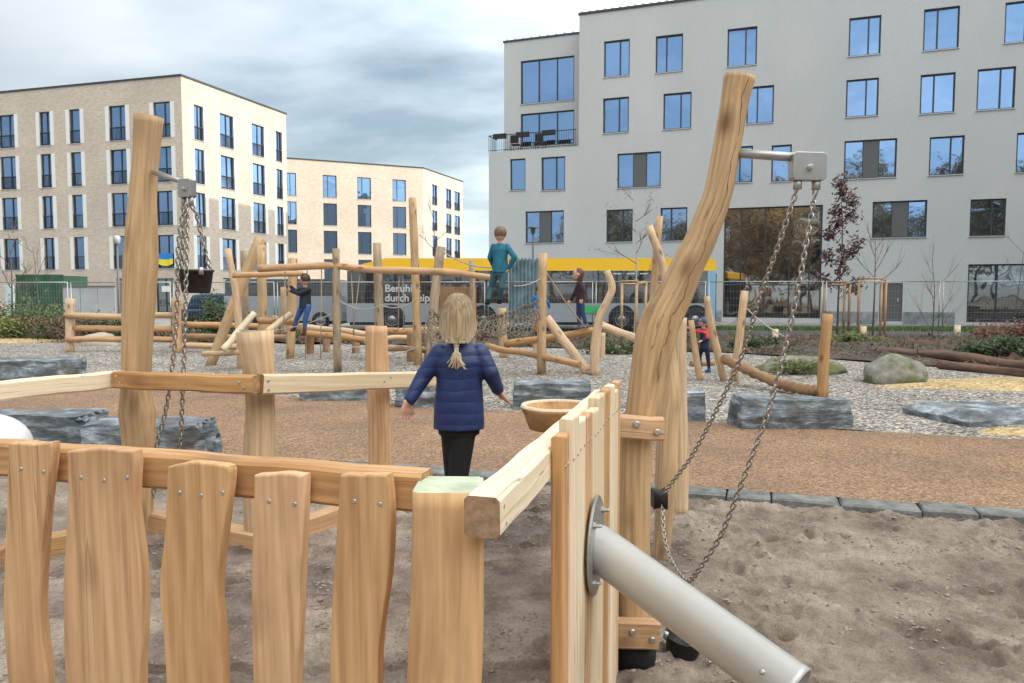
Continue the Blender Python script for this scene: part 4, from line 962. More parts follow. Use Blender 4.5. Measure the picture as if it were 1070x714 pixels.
def stone_px(label, x0, x1, yb, hpx, depth, **k):
    a = gd(x0, yb); c = gd(x1, yb); Y = (a.y+c.y)/2; w_ = (x1-x0)*Y/F; h = hpx*Y/F
    return stone('slate_block', label, 'stone block', ((a.x+c.x)/2, Y+depth/2, -.03), (w_, depth, h+.03), **k)
stone_px('flat topped blue-grey slate block in the gravel, behind the girl on her right', 536, 618, 428, 27, .42, seed=1, rough=.07)
stone_px('long slate block with a rusty brown front face, below the chain loop', 771, 893, 450, 33, .42, seed=2, rough=.10, top=(.93, .8))
stone_px('small dark slate block half hidden behind the curved hoist post', 700, 738, 441, 32, .35, seed=3, rough=.08)
stone_px('low dark slate block under the pale rail left of the girl', 312, 384, 420, 15, .35, seed=4)
stone_px('brownish sloping slate block just left of the girl', 412, 458, 427, 29, .4, seed=5, tilt=-.25, rough=.12)
stone_px('dark slate block in the gravel at the left edge', -40, 62, 398, 20, .9, seed=6, rough=.10)
stone_px('blue-grey cut slate block at the left edge of the path', -30, 84, 470, 36, .55, seed=7, rough=.08, cuts=True)
stone_px('big slate block with drilled ribs on its right end, beside the tall post', 86, 208, 486, 42, .52, seed=8, rough=.09, cuts=True)
a = gd(1035, 444); stone('slate_slab', 'wide flat slate slab rising at the right edge of the gravel', 'stone slab', (a.x+.15, a.y+.5, -.03), (1.35, 1.1, .19), seed=9, rough=.14, top=(.75, .8), rz=.25)
def boulder(label, cx, yb, wpx, hpx, mat, seed=0, flat=.75, group=None, name='boulder'):
    a = gd(cx, yb); w_ = wpx*a.y/F; h = hpx*a.y/F
    bm = bmesh.new(); bmesh.ops.create_icosphere(bm, subdivisions=4, radius=1)
    for v in bm.verts:
        p = v.co.copy(); k = 1+.22*mn.noise(p*1.2+V((seed, 0, 0)))+.08*mn.noise(p*4+V((seed, 3, 0)))
        p *= k; p.z = max(p.z, -.35); v.co = V((p.x*w_/2, p.y*w_/2*flat, (p.z+.30)*h/1.3))
    for f in bm.faces: f.smooth = True
    me = bpy.data.meshes.new(name); bm.to_mesh(me); bm.free(); me.materials.append(mat)
    me.transform(Matrix.Translation((a.x, a.y+w_*flat*.3, -.02))); o = link_mesh(name, me, None, V((a.x, a.y, 0))); return tag(o, label, 'boulder', group)
boulder('large rounded mossy boulder in the gravel at right', 942, 401, 66, 30, MOSSY, 1)
boulder('low mossy rock with plants on it, left of the large boulder', 842, 391, 92, 20, MOSSY, 2)
boulder('pale rounded rock under the log fence behind the tall left post', 100, 362, 38, 15, plain('rock_pale', (.42,.35,.28), .85, var=.2), 3)
boulder('small brown rock in front of the thick log at the left edge', 30, 356, 26, 12, plain('rock_brown', (.16,.12,.10), .85, var=.3), 4)
def biglog(name, label, A, B_, r, mat, cat='log', parent=None, group=None, end=None, amp=.14, seg=14, n=14, bend=.12, foot=True):
    A = V(A); B_ = V(B_); so = random.uniform(0, 50); Ln = (B_-A).length
    pts = []
    for i in range(n+1):
        t = i/n; q = A+(B_-A)*t; w_ = math.sin(t*PI)
        pts.append(q+V((mn.noise(V((t*3, so, 0))), mn.noise(V((t*3, so, 4))), mn.noise(V((t*3, so, 8)))))*bend*w_*min(1, Ln/3))
    if not isinstance(r, (tuple, list)): r = (r, r*.93)
    rr = [(r[0]+(r[1]-r[0])*i/n) for i in range(n+1)]
    b = MB(); b.tube(pts, rr, seg, amp=amp, nf=1.6, capmat=1); o = b.build(name, [mat, end or W_END], parent, None if parent is not None else A)
    if label: tag(o, label, cat, group)
    return o
biglog('log', 'dark rotting red-brown log along the gravel at right, behind the boulder', gd(905, 372)+V((0,.3,.1)), gd(1110, 392)+V((0,.2,.1)), .13, W_RED, amp=.35, end=W_ENDD)
biglog('log', 'second rotting log at the right edge, lying in front of the longer one', gd(985, 386)+V((0,.1,.08)), gd(1110, 399)+V((0,0,.08)), .10, W_RED, amp=.35, end=W_ENDD)
biglog('log', 'long rotting log edging the planting bed, behind the other two at right', gd(930, 366)+V((0,.6,.16)), gd(1120, 376)+V((0,.6,.2)), .10, W_RED, amp=.3, end=W_ENDD)
biglog('log', 'thick peeled log lying at the left edge of the picture', gd(-60, 352)+V((0,0,.2)), gd(30, 352)+V((0,0,.2)), .21, W_BRN, amp=.12)
biglog('log', 'thin peeled log lying in the gravel beyond the play logs, right of the walking child', gd(612, 366)+V((0,0,.05)), gd(735, 366)+V((0,0,.05)), .075, W_BRN)
# ================================================================== climbing structures
def pole(px_pts, parent, rpx, Y=None, mat=None, lean=0, name='pole', base_h=-.05):
    (bx_, by_) = px_pts[0]; g_ = gd(bx_, by_); Y = Y or g_.y
    pts = [at(x, y, Y+lean*i/(len(px_pts)-1)) for i, (x, y) in enumerate(px_pts)]
    if Y == g_.y or Y is None: pts[0].z = base_h
    if not isinstance(rpx, (list, tuple)): rpx = [rpx]*len(px_pts)
    P_ = spline(pts, 4) if len(pts) > 2 else [pts[0]+(pts[1]-pts[0])*(i/8) for i in range(9)]
    rr = lerpl([r*Y/F/2 for r in rpx], 4) if len(pts) > 2 else [(rpx[0]+(rpx[1]-rpx[0])*i/8)*Y/F/2 for i in range(9)]
    b = MB(); b.tube(P_, rr, 12, amp=.09, nf=2, capmat=1); return b.build(name, [mat or W_LOG, W_END], parent)
def beam(a, c, parent, wpx, mat=None, name='beam', n=12, bend=.05):
    A = at(*a); B_ = at(*c); r = wpx*(A.y+B_.y)/2/F/2
    return biglog(name, None, A, B_, (r, r*.95), mat or W_LOG, parent=parent, seg=12, n=n, bend=bend)
def rope(pts, r, parent, mat=None, name='rope', n=8):
    b = MB(); b.tube(spline(pts, 4) if len(pts) > 2 else pts, r, 6, amp=0); return b.build(name, mat or ROPE, parent)
# left log fence / balance beams
q = gd(73, 368); lf = thing('log_fence', 'low balance fence of round logs on posts behind the tall left post', 'log fence', (q.x, q.y, 0))
Yl = q.y
pole([(73, 368), (73.5, 312)], lf, 9); pole([(185.5, 369), (184.5, 311)], lf, 9, mat=W_OR); pole([(288, 352), (288, 330)], lf, 7)
for (a, c, wd, mt) in (((68, 330, Yl-.1), (188, 330, Yl-.1), 6.5, W_LOG), ((77, 343, Yl), (188, 344, Yl), 6.5, W_OR), ((69, 354.5, Yl-.15), (188, 355, Yl-.15), 6, W_OR),
        ((180, 338, Yl-.1), (282, 341, Yl+.4), 6, W_OR), ((178, 361, Yl-.2), (262, 363, Yl-.2), 6, W_OR), ((186, 352, Yl+1.5), (300, 353, Yl+1.2), 7, W_BRN)): beam(a, c, lf, wd, mt)
# big climbing frame
YA = gd(219, 382).y
cf = thing('climbing_frame', 'large climbing frame of leaning poles, a long high beam and ropes, left of the girl', 'climbing frame', (gd(219, 382).x, YA, 0))
YF = gd(353, 390).y
pole([(219, 382), (238, 335), (258, 285), (272, 249)], cf, [10, 11, 12, 12], lean=.3)
pole([(252, 386), (250, 345), (246, 305), (238, 260)], cf, [8, 8, 7, 7])
pole([(256, 372), (256, 310), (254, 262)], cf, [7, 7, 6], mat=W_GREY)
pole([(274, 384), (274, 320), (273, 256)], cf, [10, 10, 9])
pole([(303, 375), (305, 320), (306, 270)], cf, [9, 9, 9])
pole([(353, 390), (351.5, 320), (351, 260)], cf, [9, 8, 7.5], mat=W_GREY)
pole([(397, 388), (396, 320), (394, 254)], cf, [10, 9.5, 8.5], mat=W_GREY)
pole([(437, 382), (434, 290), (431, 207)], cf, [9, 8.5, 8])
pole([(449, 382), (453, 320), (461, 258)], cf, [10, 9.5, 9.5], mat=W_GREY)
pole([(493, 380), (494, 330), (493, 272)], cf, [6, 6, 6], mat=W_GREY)
pole([(297, 352), (296, 300)], cf, [6, 6])
hb = [at(270, 281, YF), at(310, 279, YF), at(349, 278, YF), at(390, 282, YF), at(430, 283, YF), at(470, 285, YF), at(512, 290, YF)]
b = MB(); b.tube(spline(hb, 5), lerpl([.075, .07, .07, .065, .07, .065, .06], 5), 12, amp=.12, nf=2, capmat=1); b.build('beam', [W_OR, W_END], cf)
beam((243, 288, YF+.3), (317, 286, YF+.6), cf, 6, W_OR)
beam((233, 366, YF+.2), (266, 327, YF+.6), cf, 7, W_PALE)
beam((212, 370, YF+.9), (262, 368, YF+.2), cf, 6)
beam((279, 347, YF), (304, 328, YF+.3), cf, 7, W_PALE)
beam((270, 335, YF+.5), (312, 337, YF+.5), cf, 7, W_OR)
for (x0, y0, x1, y1) in ((321, 283, 319, 375), (336, 281, 335, 376), (367, 281, 370, 352), (376, 285, 369, 349), (417, 287, 416, 346), (421, 290, 422, 345), (298, 284, 296, 350)):
    rope([at(x0, y0, YF+.05), at(x1, y1, YF+.05)], .010, cf)
for (x0, y0, x1, y1, s_) in ((250, 345, 353, 325, .15), (262, 322, 275, 306, .0), (353, 313, 396, 320, .12), (306, 374, 352, 372, .05), (353, 358, 396, 360, .08), (396, 318, 436, 312, .12), (396, 372, 437, 362, .05)):
    rope(sag(at(x0, y0, YF), at(x1, y1, YF), s_), .013, cf, ROPEG)
# horizontal logs beyond (balance course)
q = gd(360, 366); bc_ = thing('balance_logs', 'stack of long round balance logs on short posts behind the dark-jacketed child', 'balance beam', (q.x, q.y, 0))
for (a, c, wd, mt) in (((313, 341, 19.0), (392, 350, 18.6), 7, W_LOG), ((316, 348, 18.3), (398, 357, 17.8), 7.5, W_OR), ((388, 347, 18.4), (470, 345, 18.2), 7.5, W_OR), ((380, 357, 17.6), (440, 352, 18.2), 6, W_LOG), ((395, 364, 17.0), (448, 366, 16.8), 6, W_BRN), ((300, 342, 19.4), (340, 345, 19.2), 6, W_BRN)): beam(a, c, bc_, wd, mt, bend=.1)
for (x, y0, y1) in ((324, 370, 345), (341, 368, 350), (372, 370, 352), (429, 378, 345), (447, 376, 346), (376, 336, 331)): pole([(x, y0), (x, y1)], bc_, [8, 8] if x != 376 else [5, 5], mat=W_BRN)
# rope net with the boy on it
YN = 14.2
net = thing('rope_net', 'sagging rope net of brown-grey cords between posts, under the boy in the teal jumper', 'rope net', at(505, 350, YN))
def nn_(u, v):
    a = at(449, 325, YN-.5); c = at(562, 313, YN+.4); p_ = a+(c-a)*u; p_.z -= .42*4*u*(1-u)*.55 + v*(.34+.10*math.sin(u*9)+.06*math.sin(u*23)); p_.y += -.9*v+.25*math.sin(v*5); return p_
NU_, NV_ = 26, 9
b = MB()
for j in range(NV_+1): b.tube([nn_(i/28, j/NV_)+V((0,0,.16*mn.noise(V((i*.7, j*1.3, 0))))) for i in range(29)], .0085, 5)
for i in range(NU_+1): b.tube([nn_(i/NU_+.015*math.sin(j*2), j/10)+V((.10*mn.noise(V((i*2.7, j*1.9, 8))),0,.16*mn.noise(V((i*1.7, j*.9, 3))))) for j in range(11)], .008, 5)
b.build('cords', ROPEN, net)
b = MB()
for j in range(NV_+1):
    for i in range(NU_+1): b.lathe([(.001,-.02),(.018,-.009),(.018,.009),(.001,.02)], nn_(i/NU_, j/NV_), (0,0,1), 6, caps=False)
o = b.build('knots', ROPEN, net); o['kind'] = 'stuff'
pole([(526, 374), (525, 322)], net, [9, 8.5]); 
YP = gd(566, 391).y
pole([(566, 391), (566, 330), (567.5, 265)], net, [9.5, 9.5, 9.5], name='pole')
beam((508, 361, 15.8), (606, 381, 14.2), net, 7, W_OR, bend=.15)
rope(sag(at(567, 290, YP), at(537, 299, YN), .05), .012, net, ROPEG); rope(sag(at(461, 262, YF), at(520, 280, YN), .1), .012, net, ROPEG)
rope(sag(at(570, 283, YP), at(612, 342, YP+.8), .06), .014, net, ROPE)
# V logs with curved pole + balance log for the walking child
q = gd(620, 391); vl = thing('balance_log_course', 'high balance log with a curved pole and a slanting log, under the walking child', 'balance beam', (q.x, q.y, 0))
pole([(621.5, 392), (622, 362), (626, 334), (636, 312), (639.5, 300), (634, 283)], vl, [10, 10, 9, 8, 8, 7])
beam((571, 332, YP+.2), (614, 389, YP), vl, 10.5)
beam((528, 360, 17.4), (625, 345, 16.2), vl, 8, W_OR, bend=.12); beam((628, 340, 16.2), (672, 357, 15.8), vl, 9, W_LOG)
pole([(629.5, 375), (629.5, 348)], vl, [6, 6]); pole([(560, 372), (560, 356)], vl, [6, 6])
# crossed poles above the walking child side
q = gd(700, 398); xp = thing('crossed_poles', 'two tall crossed poles rising behind the big curved post', 'poles', (q.x, q.y, 0))
pole([(708, 398), (701, 330), (693, 280), (678, 236)], xp, [9, 9, 8.5, 8]); pole([(678, 396), (683, 310), (689, 226)], xp, [9, 8.5, 7.5])
# seesaw/rope-wrapped log group
q = gd(757, 398); vg = thing('wrapped_log_swing', 'rope-wrapped hanging log held between two leaning poles and a straight post', 'play log', (q.x, q.y, 0))
pole([(757, 398), (749, 365), (742, 335), (738.5, 310)], vg, [8, 8, 7.5, 7]); pole([(766.5, 398), (773, 350), (778, 304)], vg, [9, 8.5, 8])
pole([(859, 417), (861, 370), (865, 328)], vg, [11, 11, 10.5], mat=W_OR)
wl = [at(757, 375, 13.6), at(780, 386, 12.9), at(810, 399, 12.2), at(835, 406, 11.8), at(858, 409, 11.6)]
b = MB(); P_ = spline(wl, 10); b.tube(P_, [.085+.012*math.sin(i*2.1) for i in range(len(P_))], 12, amp=.1, nf=6, capmat=1); b.build('wrapped_log', [W_BRN, W_ENDD], vg)
rope(sag(at(778, 320, 13.8), at(820, 352, 12.6), .05), .012, vg, ROPEG); rope(sag(at(740, 330, 13.8), at(778, 325, 13.8), .2), .012, vg, ROPEG)
pole([(732, 397), (727, 370), (722, 335)], vg, [7, 7, 6], name='pole')
biglog('log', 'short log stub lying beside the toddler in red and navy', gd(722, 384)+V((0,0,.07)), gd(748, 384)+V((0,.2,.07)), .07, W_BRN)
for k, (x, y0, y1, lb) in enumerate(((867, 351, 335, 'pale short wooden peg in the planting bed, left of the tree support'), (907, 346, 338, 'pale short wooden peg beside the tree support'), (999, 349, 339, 'pale short peg near the grey door side'))):
    a = gd(x, y1+12) if False else None
for x, yb, h, lb in ((810, 358, 14, 'pale wooden stake in the bed behind the chains'), (902, 353, 12, 'short pale peg at the foot of the tree support'), (1000, 351, 11, 'short pale peg in the soil towards the right edge'), (55+0, 0, 0, None)):
    if lb:
        g_ = gd(x, yb); b = MB(); b.tube([(g_.x, g_.y, -.1), (g_.x, g_.y, h*g_.y/F)], 3.2*g_.y/F, 8, capmat=0, amp=.05); tag(b.build('marker_peg', W_PALE, None, V((g_.x, g_.y, 0))), lb, 'peg', 'marker pegs in the bed')
# ================================================================== trees and shrubs
BARK = plain('bark', (.10,.08,.065), .9, var=.3, vscale=14); BARKL = plain('bark_white', (.45,.43,.40), .85, var=.2, vscale=8)
LEAFR = plain('leaf_russet', (.085,.035,.032), .7, var=.4, vscale=6); LEAFG = plain('leaf_green', (.05,.075,.022), .65, var=.5, vscale=5); LEAFY = plain('leaf_yellowgreen', (.11,.13,.03), .65, var=.4, vscale=5)
LEAFB = plain('leaf_brown', (.13,.075,.05), .8, var=.4, vscale=6); TWIG = plain('twig', (.10,.075,.06), .9)
def grow(b, tips, p, d, l, r, lev, rnd, spread=.55, up=.25, kids=3):
    n = 4; pts = [p]; q = V(p); dd = V(d)
    for i in range(n):
        dd = (dd+V((rnd.uniform(-1,1), rnd.uniform(-1,1), rnd.uniform(-.6,1)))*.13+V((0,0,up*.15))).normalized(); q = q+dd*(l/n); pts.append(V(q))
    b.tube(pts, [r*(1-.45*i/n) for i in range(n+1)], 5 if lev < 2 else 4)
    tips.append((pts[-1], dd))
    if lev <= 0: tips.append((pts[2], dd)); return
    for k in range(kids):
        a = rnd.uniform(0, 2*PI); s_ = rnd.uniform(.35, 1)
        o1 = dd.orthogonal().normalized(); o2 = dd.cross(o1)
        nd = (dd + (o1*math.cos(a)+o2*math.sin(a))*spread*rnd.uniform(.7, 1.3)).normalized()
        i0 = max(1, int(n*s_)); grow(b, tips, pts[i0], nd, l*rnd.uniform(.55, .8), r*.5, lev-1, rnd, spread, up, kids)
def leaves(b, tips, rnd, per, size, spr):
    for (p, d) in tips:
        for _ in range(per):
            c = p+V((rnd.gauss(0, spr), rnd.gauss(0, spr), rnd.gauss(0, spr))); e = V((rnd.uniform(-1,1), rnd.uniform(-1,1), rnd.uniform(-1,1))).normalized(); f = e.orthogonal().normalized(); s_ = size*rnd.uniform(.6, 1.3)
            b.add([c-e*s_, c-f*s_*.45, c+e*s_, c+f*s_*.45], [(0, 1, 2, 3)])
def tree(name, label, base, H, trunk_h, r, seed, mat=BARK, leaf=None, per=6, lsize=.06, spr=.12, lev=3, spread=.55, cat='tree', group=None, nb=5, up=.35, lim=.33, cmat=None):
    rnd = random.Random(seed); t = thing(name, label, cat, base, group); base = V(base)
    top = base+V((rnd.uniform(-.05, .05)*H, 0, H))
    tp = [base+V((0,0,-.08)), base+V((rnd.uniform(-.02,.02)*H, 0, H*.3)), base+V((rnd.uniform(-.02,.02)*H, 0, H*.65)), top]
    b = MB(); P_ = spline(tp, 5); b.tube(P_, [r*(1-.85*i/(len(P_)-1)) for i in range(len(P_))], 8, amp=.06); b.build('trunk', mat, t)
    b = MB(); tips = []
    for k in range(nb):
        s_ = trunk_h+(0.95-trunk_h)*k/max(1, nb-1); q = P_[min(len(P_)-1, int(s_*(len(P_)-1)))]
        a = k*2.4+rnd.uniform(-.4, .4); d = V((math.cos(a), math.sin(a), rnd.uniform(.5, 1.1))).normalized()
        grow(b, tips, q, d, H*lim*(1.15-.6*s_), r*.38*(1.1-s_*.5), lev-1, rnd, spread, up)
    cr_ = b.build('crown', cmat or (mat if mat is not BARKL else TWIG), t)
    if leaf:
        b = MB(); leaves(b, tips, rnd, per, lsize, spr); o = b.build('foliage', leaf, cr_)
    return t
def support(label, px0, px1, ytop, Y, mat, hz=None):
    a = at(px0, ytop, Y); c = at(px1, ytop, Y); w_ = c.x-a.x; t = thing('tree_support', label, 'tree support', ((a.x+c.x)/2, Y, 0), 'tree support frames')
    Z = a.z; P3 = [V((a.x, Y, 0)), V((c.x, Y, 0)), V(((a.x+c.x)/2, Y-w_*.7, 0))]
    for p_ in P3: b = MB(); b.tube([p_+V((0,0,-.1)), p_+V((0,0,Z))], .045, 10, capmat=1, amp=.03); b.build('stake', [mat, W_END], t)
    for i in range(3):
        p_, q_ = P3[i], P3[(i+1) % 3]; b = MB(); e = (q_-p_).normalized()*.06; b.tube([p_-e+V((0,0,Z-.03+.045*i)), q_+e+V((0,0,Z-.03+.045*i))], .032, 8, capmat=1); b.build('crossbar', [mat, W_END], t)
    return t
Yt = 25.5
support('orange wooden three-stake tree support in the bed, under the upswept bare tree', 898, 926, 293, gd(900, 351).y, W_OR)
support('dark three-stake support around the russet-leaved tree', 861, 888, 297, 27.5, W_BRN)
support('three-stake support around the white-trunked young tree in front of the bus', 650, 675, 296, 25.5, W_LOG)
q = at(875, 340, 28.2); tree('young_tree', 'young tree with hanging russet leaves in front of the grey wall', (q.x, q.y, 0), 5.6, .32, .045, 11, leaf=LEAFR, per=14, lsize=.10, spr=.12, lev=2, nb=13, lim=.135, spread=.5)
q = at(912, 340, gd(900, 351).y+.3); tree('young_tree', 'small bare tree with upswept branches inside the orange wooden support', (q.x, q.y, 0), 3.6, .55, .04, 12, lev=2, nb=7, spread=.3, up=.9, lim=.42)
q = at(663, 340, 25.9); tree('young_tree', 'thin bare young tree with pale trunk in front of the bus', (q.x, q.y, 0), 5.0, .45, .045, 13, mat=BARKL, leaf=LEAFB, per=1, lsize=.035, spr=.1, lev=3, nb=7, lim=.22, cmat=TWIG)
q = at(968, 340, 25); tree('bare_shrub', 'bare shrub with straight upright stems against the grey wall', (q.x+.2, q.y, 0), 2.7, .05, .025, 14, lev=2, nb=8, spread=.35, up=.8, lim=.5, cat='shrub')
q = at(1062, 350, 22); tree('bare_shrub', 'tall thin bare shrub at the right edge of the picture', (q.x, q.y, 0), 2.9, .05, .022, 15, lev=2, nb=7, spread=.4, up=.7, lim=.45, cat='shrub')
q = at(455, 330, 44); tree('young_tree', 'bare street tree with fine twigs in front of the farther brick block', (q.x, q.y, 0), 6.2, .3, .07, 16, lev=3, nb=8, lim=.26, spread=.5)
q = at(12, 330, 30); tree('young_tree', 'bare thin tree at the left edge before the brick building', (q.x, q.y, 0), 3.9, .25, .05, 17, lev=3, nb=7, lim=.3, up=.6)
q = at(40, 330, 29); tree('bare_shrub', 'bare twiggy shrub in front of the green tarpaulin', (q.x, q.y, 0), 3.3, .05, .035, 18, lev=3, nb=8, lim=.42, up=.7, cat='shrub', spread=.45)
def bush(label, px, Y, w_, h, leaf, seed, n=2600, size=.045, base=0.0, flat=.6):
    rnd = random.Random(seed); q = at(px, 340, Y); t = thing('bush', label, 'bush', (q.x, Y, base))
    b = MB(); tips = []
    for k in range(9):
        a = rnd.uniform(0, 2*PI); d = V((math.cos(a)*w_*.5, math.sin(a)*w_*.4, h*rnd.uniform(.6, 1))); e = V((q.x, Y, base-.05)); b.tube([e, e+d*.5+V((0,0,.1*h)), e+d], [.014, .010, .004], 5)
    b.build('stems', TWIG, t)
    b = MB(); cl_ = [(V((q.x+rnd.uniform(-.5,.5)*w_, Y+rnd.uniform(-.4,.4)*w_*flat, base+h*rnd.uniform(.15,.85))), rnd.uniform(.12,.26)*h) for _ in range(22)]
    for _ in range(n):
        c, r_ = rnd.choice(cl_); p_ = c+V((rnd.gauss(0,1)*r_*1.1*w_/h*.55, rnd.gauss(0,1)*r_*.8, rnd.gauss(0,1)*r_*.8)); p_.z = max(base+.01, p_.z)
        e = V((rnd.uniform(-1,1), rnd.uniform(-1,1), rnd.uniform(-.3,1))).normalized(); f = e.orthogonal().normalized(); s_ = size*rnd.uniform(.6,1.4)
        b.add([p_-e*s_, p_-f*s_*.5, p_+e*s_, p_+f*s_*.5], [(0,1,2,3)])
    b.build('foliage', leaf, t); return t
bush('dark green bush at the left edge in front of the green tarpaulin', 22, 25.5, 2.6, 1.15, LEAFG, 1, n=5000)
bush('yellowish green bush lying low beside the dark green one at far left', -10, 24.8, 1.9, .8, LEAFY, 2)
bush('brown dead looking thicket right of the green bushes at left', 85, 24.6, 2.8, .75, LEAFB, 3, n=3500)
bush('green bush behind the low log fence, right of the tarpaulin', 112, 24.2, 1.3, .75, LEAFG, 4, n=1800)
bush('small green conifer bush in front of the dark blue car', 226, 26.0, .7, 1.35, LEAFG, 5, n=2200, flat=1)
bush('reddish brown bush at the right edge of the planting bed', 1052, 18.5, 1.6, .62, plain('leaf_redbrown', (.16,.07,.05), .8, var=.4), 6, n=3200, base=.2)
bush('green bush below the reddish one at the right edge', 1046, 17.5, 1.5, .45, LEAFG, 7, n=2400, base=.12)
bush('low green plants at the foot of the orange tree support', 897, 21.5, 1.2, .35, LEAFY, 8, n=1600, base=.1)
bush('tuft of green plants on the low mossy rock', 830, 14.6, .9, .30, LEAFY, 9, n=900, size=.03, base=.05)
bush('small green clump in the bed right of the chains', 790, 20.5, 1.1, .35, LEAFG, 10, n=1200, base=.1)
bush('low leafy plant in the bed under the walking child', 640, 19.5, 1.2, .35, LEAFG, 11, n=1200, base=.02)
# litter / ground cover in the planting bed
rnd = random.Random(9); b = MB()
for _ in range(26000):
    x = rnd.uniform(-22, 20); lo_, hi_ = gf(x)+.15, sf(x)
    y = lo_+(hi_-lo_)*rnd.random()**1.3; t = (y-gf(x))/(sf(x)-gf(x)); z = .03+.30*math.sin(min(1, t*1.15)*PI)*(.5+.5*(x > 4))*.6+.10*mn.noise(V((x*1.3, y*1.3, 7)))+.05*mn.noise(V((x*5, y*5, 7)))
    if mn.noise(V((x*.6, y*.9, 1))) < -.12: continue
    h = rnd.uniform(.04, .16)*(1+(rnd.random() < .1)); e = V((rnd.uniform(-1,1), rnd.uniform(-1,1), rnd.uniform(0,1.2))).normalized(); f = e.orthogonal().normalized()*h*.28; p_ = V((x, y, z))
    b.add([p_-f, p_+f, p_+e*h], [(0,1,2)], None, 1 if rnd.random() < .25 else 0)
tag(b.build('ground_cover', [LEAFB, LEAFG]), 'brown and green ground cover plants and litter in the planting bed', 'ground cover', kind='stuff')
# green tarpaulin shed, grey hoarding, lamps
q0 = at(16, 322, 38); q1 = at(65, 322, 38); zt = at(40, 287, 38).z
t = thing('tarpaulin_shed', 'low shed covered with a dark green tarpaulin in front of the brick building', 'shed', (q0.x, 38, 0))
b = MB(); vs = []; fs = []; g_ = lambda x, y, z, k: (x+.06*mn.noise(V((x*2, z*2, k))), y+.12*mn.noise(V((x*1.5, z*1.7, k+5))), z)
NX, NZ_ = 18, 10
for i in range(NX+1):
    for j in range(NZ_+1): x = q0.x+(q1.x-q0.x)*i/NX; z = zt*j/NZ_; vs.append(g_(x, 38+.15*j/NZ_, z, 1))
for i in range(NX):
    for j in range(NZ_): k = i*(NZ_+1)+j; fs.append((k, k+NZ_+1, k+NZ_+2, k+1))
b.add(vs, fs, None, 0, True)
b.fbox((q0.x+.05, 38.25, -.05), (q1.x-q0.x-.1, 0, 0), (0, 2.2, 0), (0, 0, zt), 0)
b.build('tarpaulin', plain('tarp_green', (.010,.055,.028), .5, var=.3, vscale=1.2), t)
b = MB(); b.fbox((q0.x-.35, 37.8, -.05), (.3, 0, 0), (0, 2.6, 0), (0, 0, 2.0)); b.build('end_panel', plain('panel_lightblue', (.35,.42,.45), .6, var=.3), t)
q0 = at(66, 325, 36.5); q1 = at(121, 325, 36.5); zt = at(90, 301, 36.5).z; t = thing('hoarding', 'pale grey site hoarding panels between the tarpaulin and the lamp post', 'hoarding', (q0.x, 36.5, 0))
for k in range(3):
    b = MB(); w_ = (q1.x-q0.x)/3; b.fbox((q0.x+w_*k+.02, 36.5, .02), (w_-.04, 0, 0), (0, .05, 0), (0, 0, zt)); b.build('panel', plain('hoarding_grey', (.33,.34,.36), .6, var=.12, vscale=1), t)
b = MB(); b.fbox((q0.x, 36.47, zt+.03), (q1.x-q0.x, 0, 0), (0, .12, 0), (0, 0, .08)); b.build('cap_rail', GREYP, t)
def lamp(label, px, ytop, Y, head):
    q = at(px, ytop, Y); t = thing('street_lamp', label, 'street lamp', (q.x, Y, 0), 'street lamps'); z = q.z
    b = MB(); b.tube([(q.x, Y, -.1), (q.x, Y, 1.0), (q.x, Y, z-.35)], [.075, .06, .045], 12); b.build('pole', GREYP, t)
    b = MB()
    if head: b.lathe([(.10, 0), (.14, .02), (.16, .30), (.13, .36), (.02, .40)], (q.x, Y, z-.40), (0,0,1), 16); b.build('lamp_head', SILL, t)
    else:
        b.lathe([(.04, 0), (.10, .05), (.12, .28), (.30, .30), (.30, .34), (.05, .40)], (q.x, Y, z-.42), (0,0,1), 16); b.build('lamp_head', GREYP, t)
lamp('slim street lamp before the left brick building', 122, 246, 37, True); lamp('street lamp with a flat disc head behind the boy on the net', 557, 236, 38, False)
# site fence
FE = lambda x: sf(x)+.05
fx = -21.0; w_ = 3.98; proto = None; k = 0; names = ['left of the green tarpaulin', 'before the tarpaulin', 'by the hoarding', 'before the dark blue car', 'behind the climbing frame', 'before the rear of the bus', 'behind the girl', 'behind the boy', 'behind the walking child', 'before the glass portal', 'by the russet tree', 'at the right edge']
while fx < 22:
    x0 = fx; x1 = fx+w_; y0, y1 = FE(x0), FE(x1)
    t = thing('fence_panel', 'galvanised wire mesh site fence panel '+names[min(k, 11)], 'fence panel', (x0, y0, 0), 'wire mesh site fence panels')
    A = V((x0+.05, y0, 0)); B_ = V((x1-.05, y1, 0)); Z = 1.98; z0 = .12
    b = MB(); b.tube([A+V((0,0,-.02)), A+V((0,0,Z))], .02, 8); b.build('upright', GALV, t)
    b = MB(); b.tube([B_+V((0,0,-.02)), B_+V((0,0,Z))], .02, 8); b.build('upright', GALV, t)
    b = MB(); b.tube([A+V((0,0,Z-.02)), B_+V((0,0,Z-.02))], .02, 8); b.build('top_rail', GALV, t)
    b = MB()
    for i in range(1, 36): p_ = A+(B_-A)*(i/36); b.tube([p_+V((0,0,z0)), p_+V((0,0,Z-.03))], .0022, 3, cap=0)
    for i in range(8): b.tube([A+V((0,0,z0+.25*i)), B_+V((0,0,z0+.25*i))], .0022, 3, cap=0)
    o = b.build('wire_mesh', GALV, t)
    b = MB(); b.fbox(A+V((-.35, -.12, -.03)), (.6,0,0), (0,.24,0), (0,0,.14)); b.build('foot_block', PAVE, t)
    fx += w_+.03; k += 1
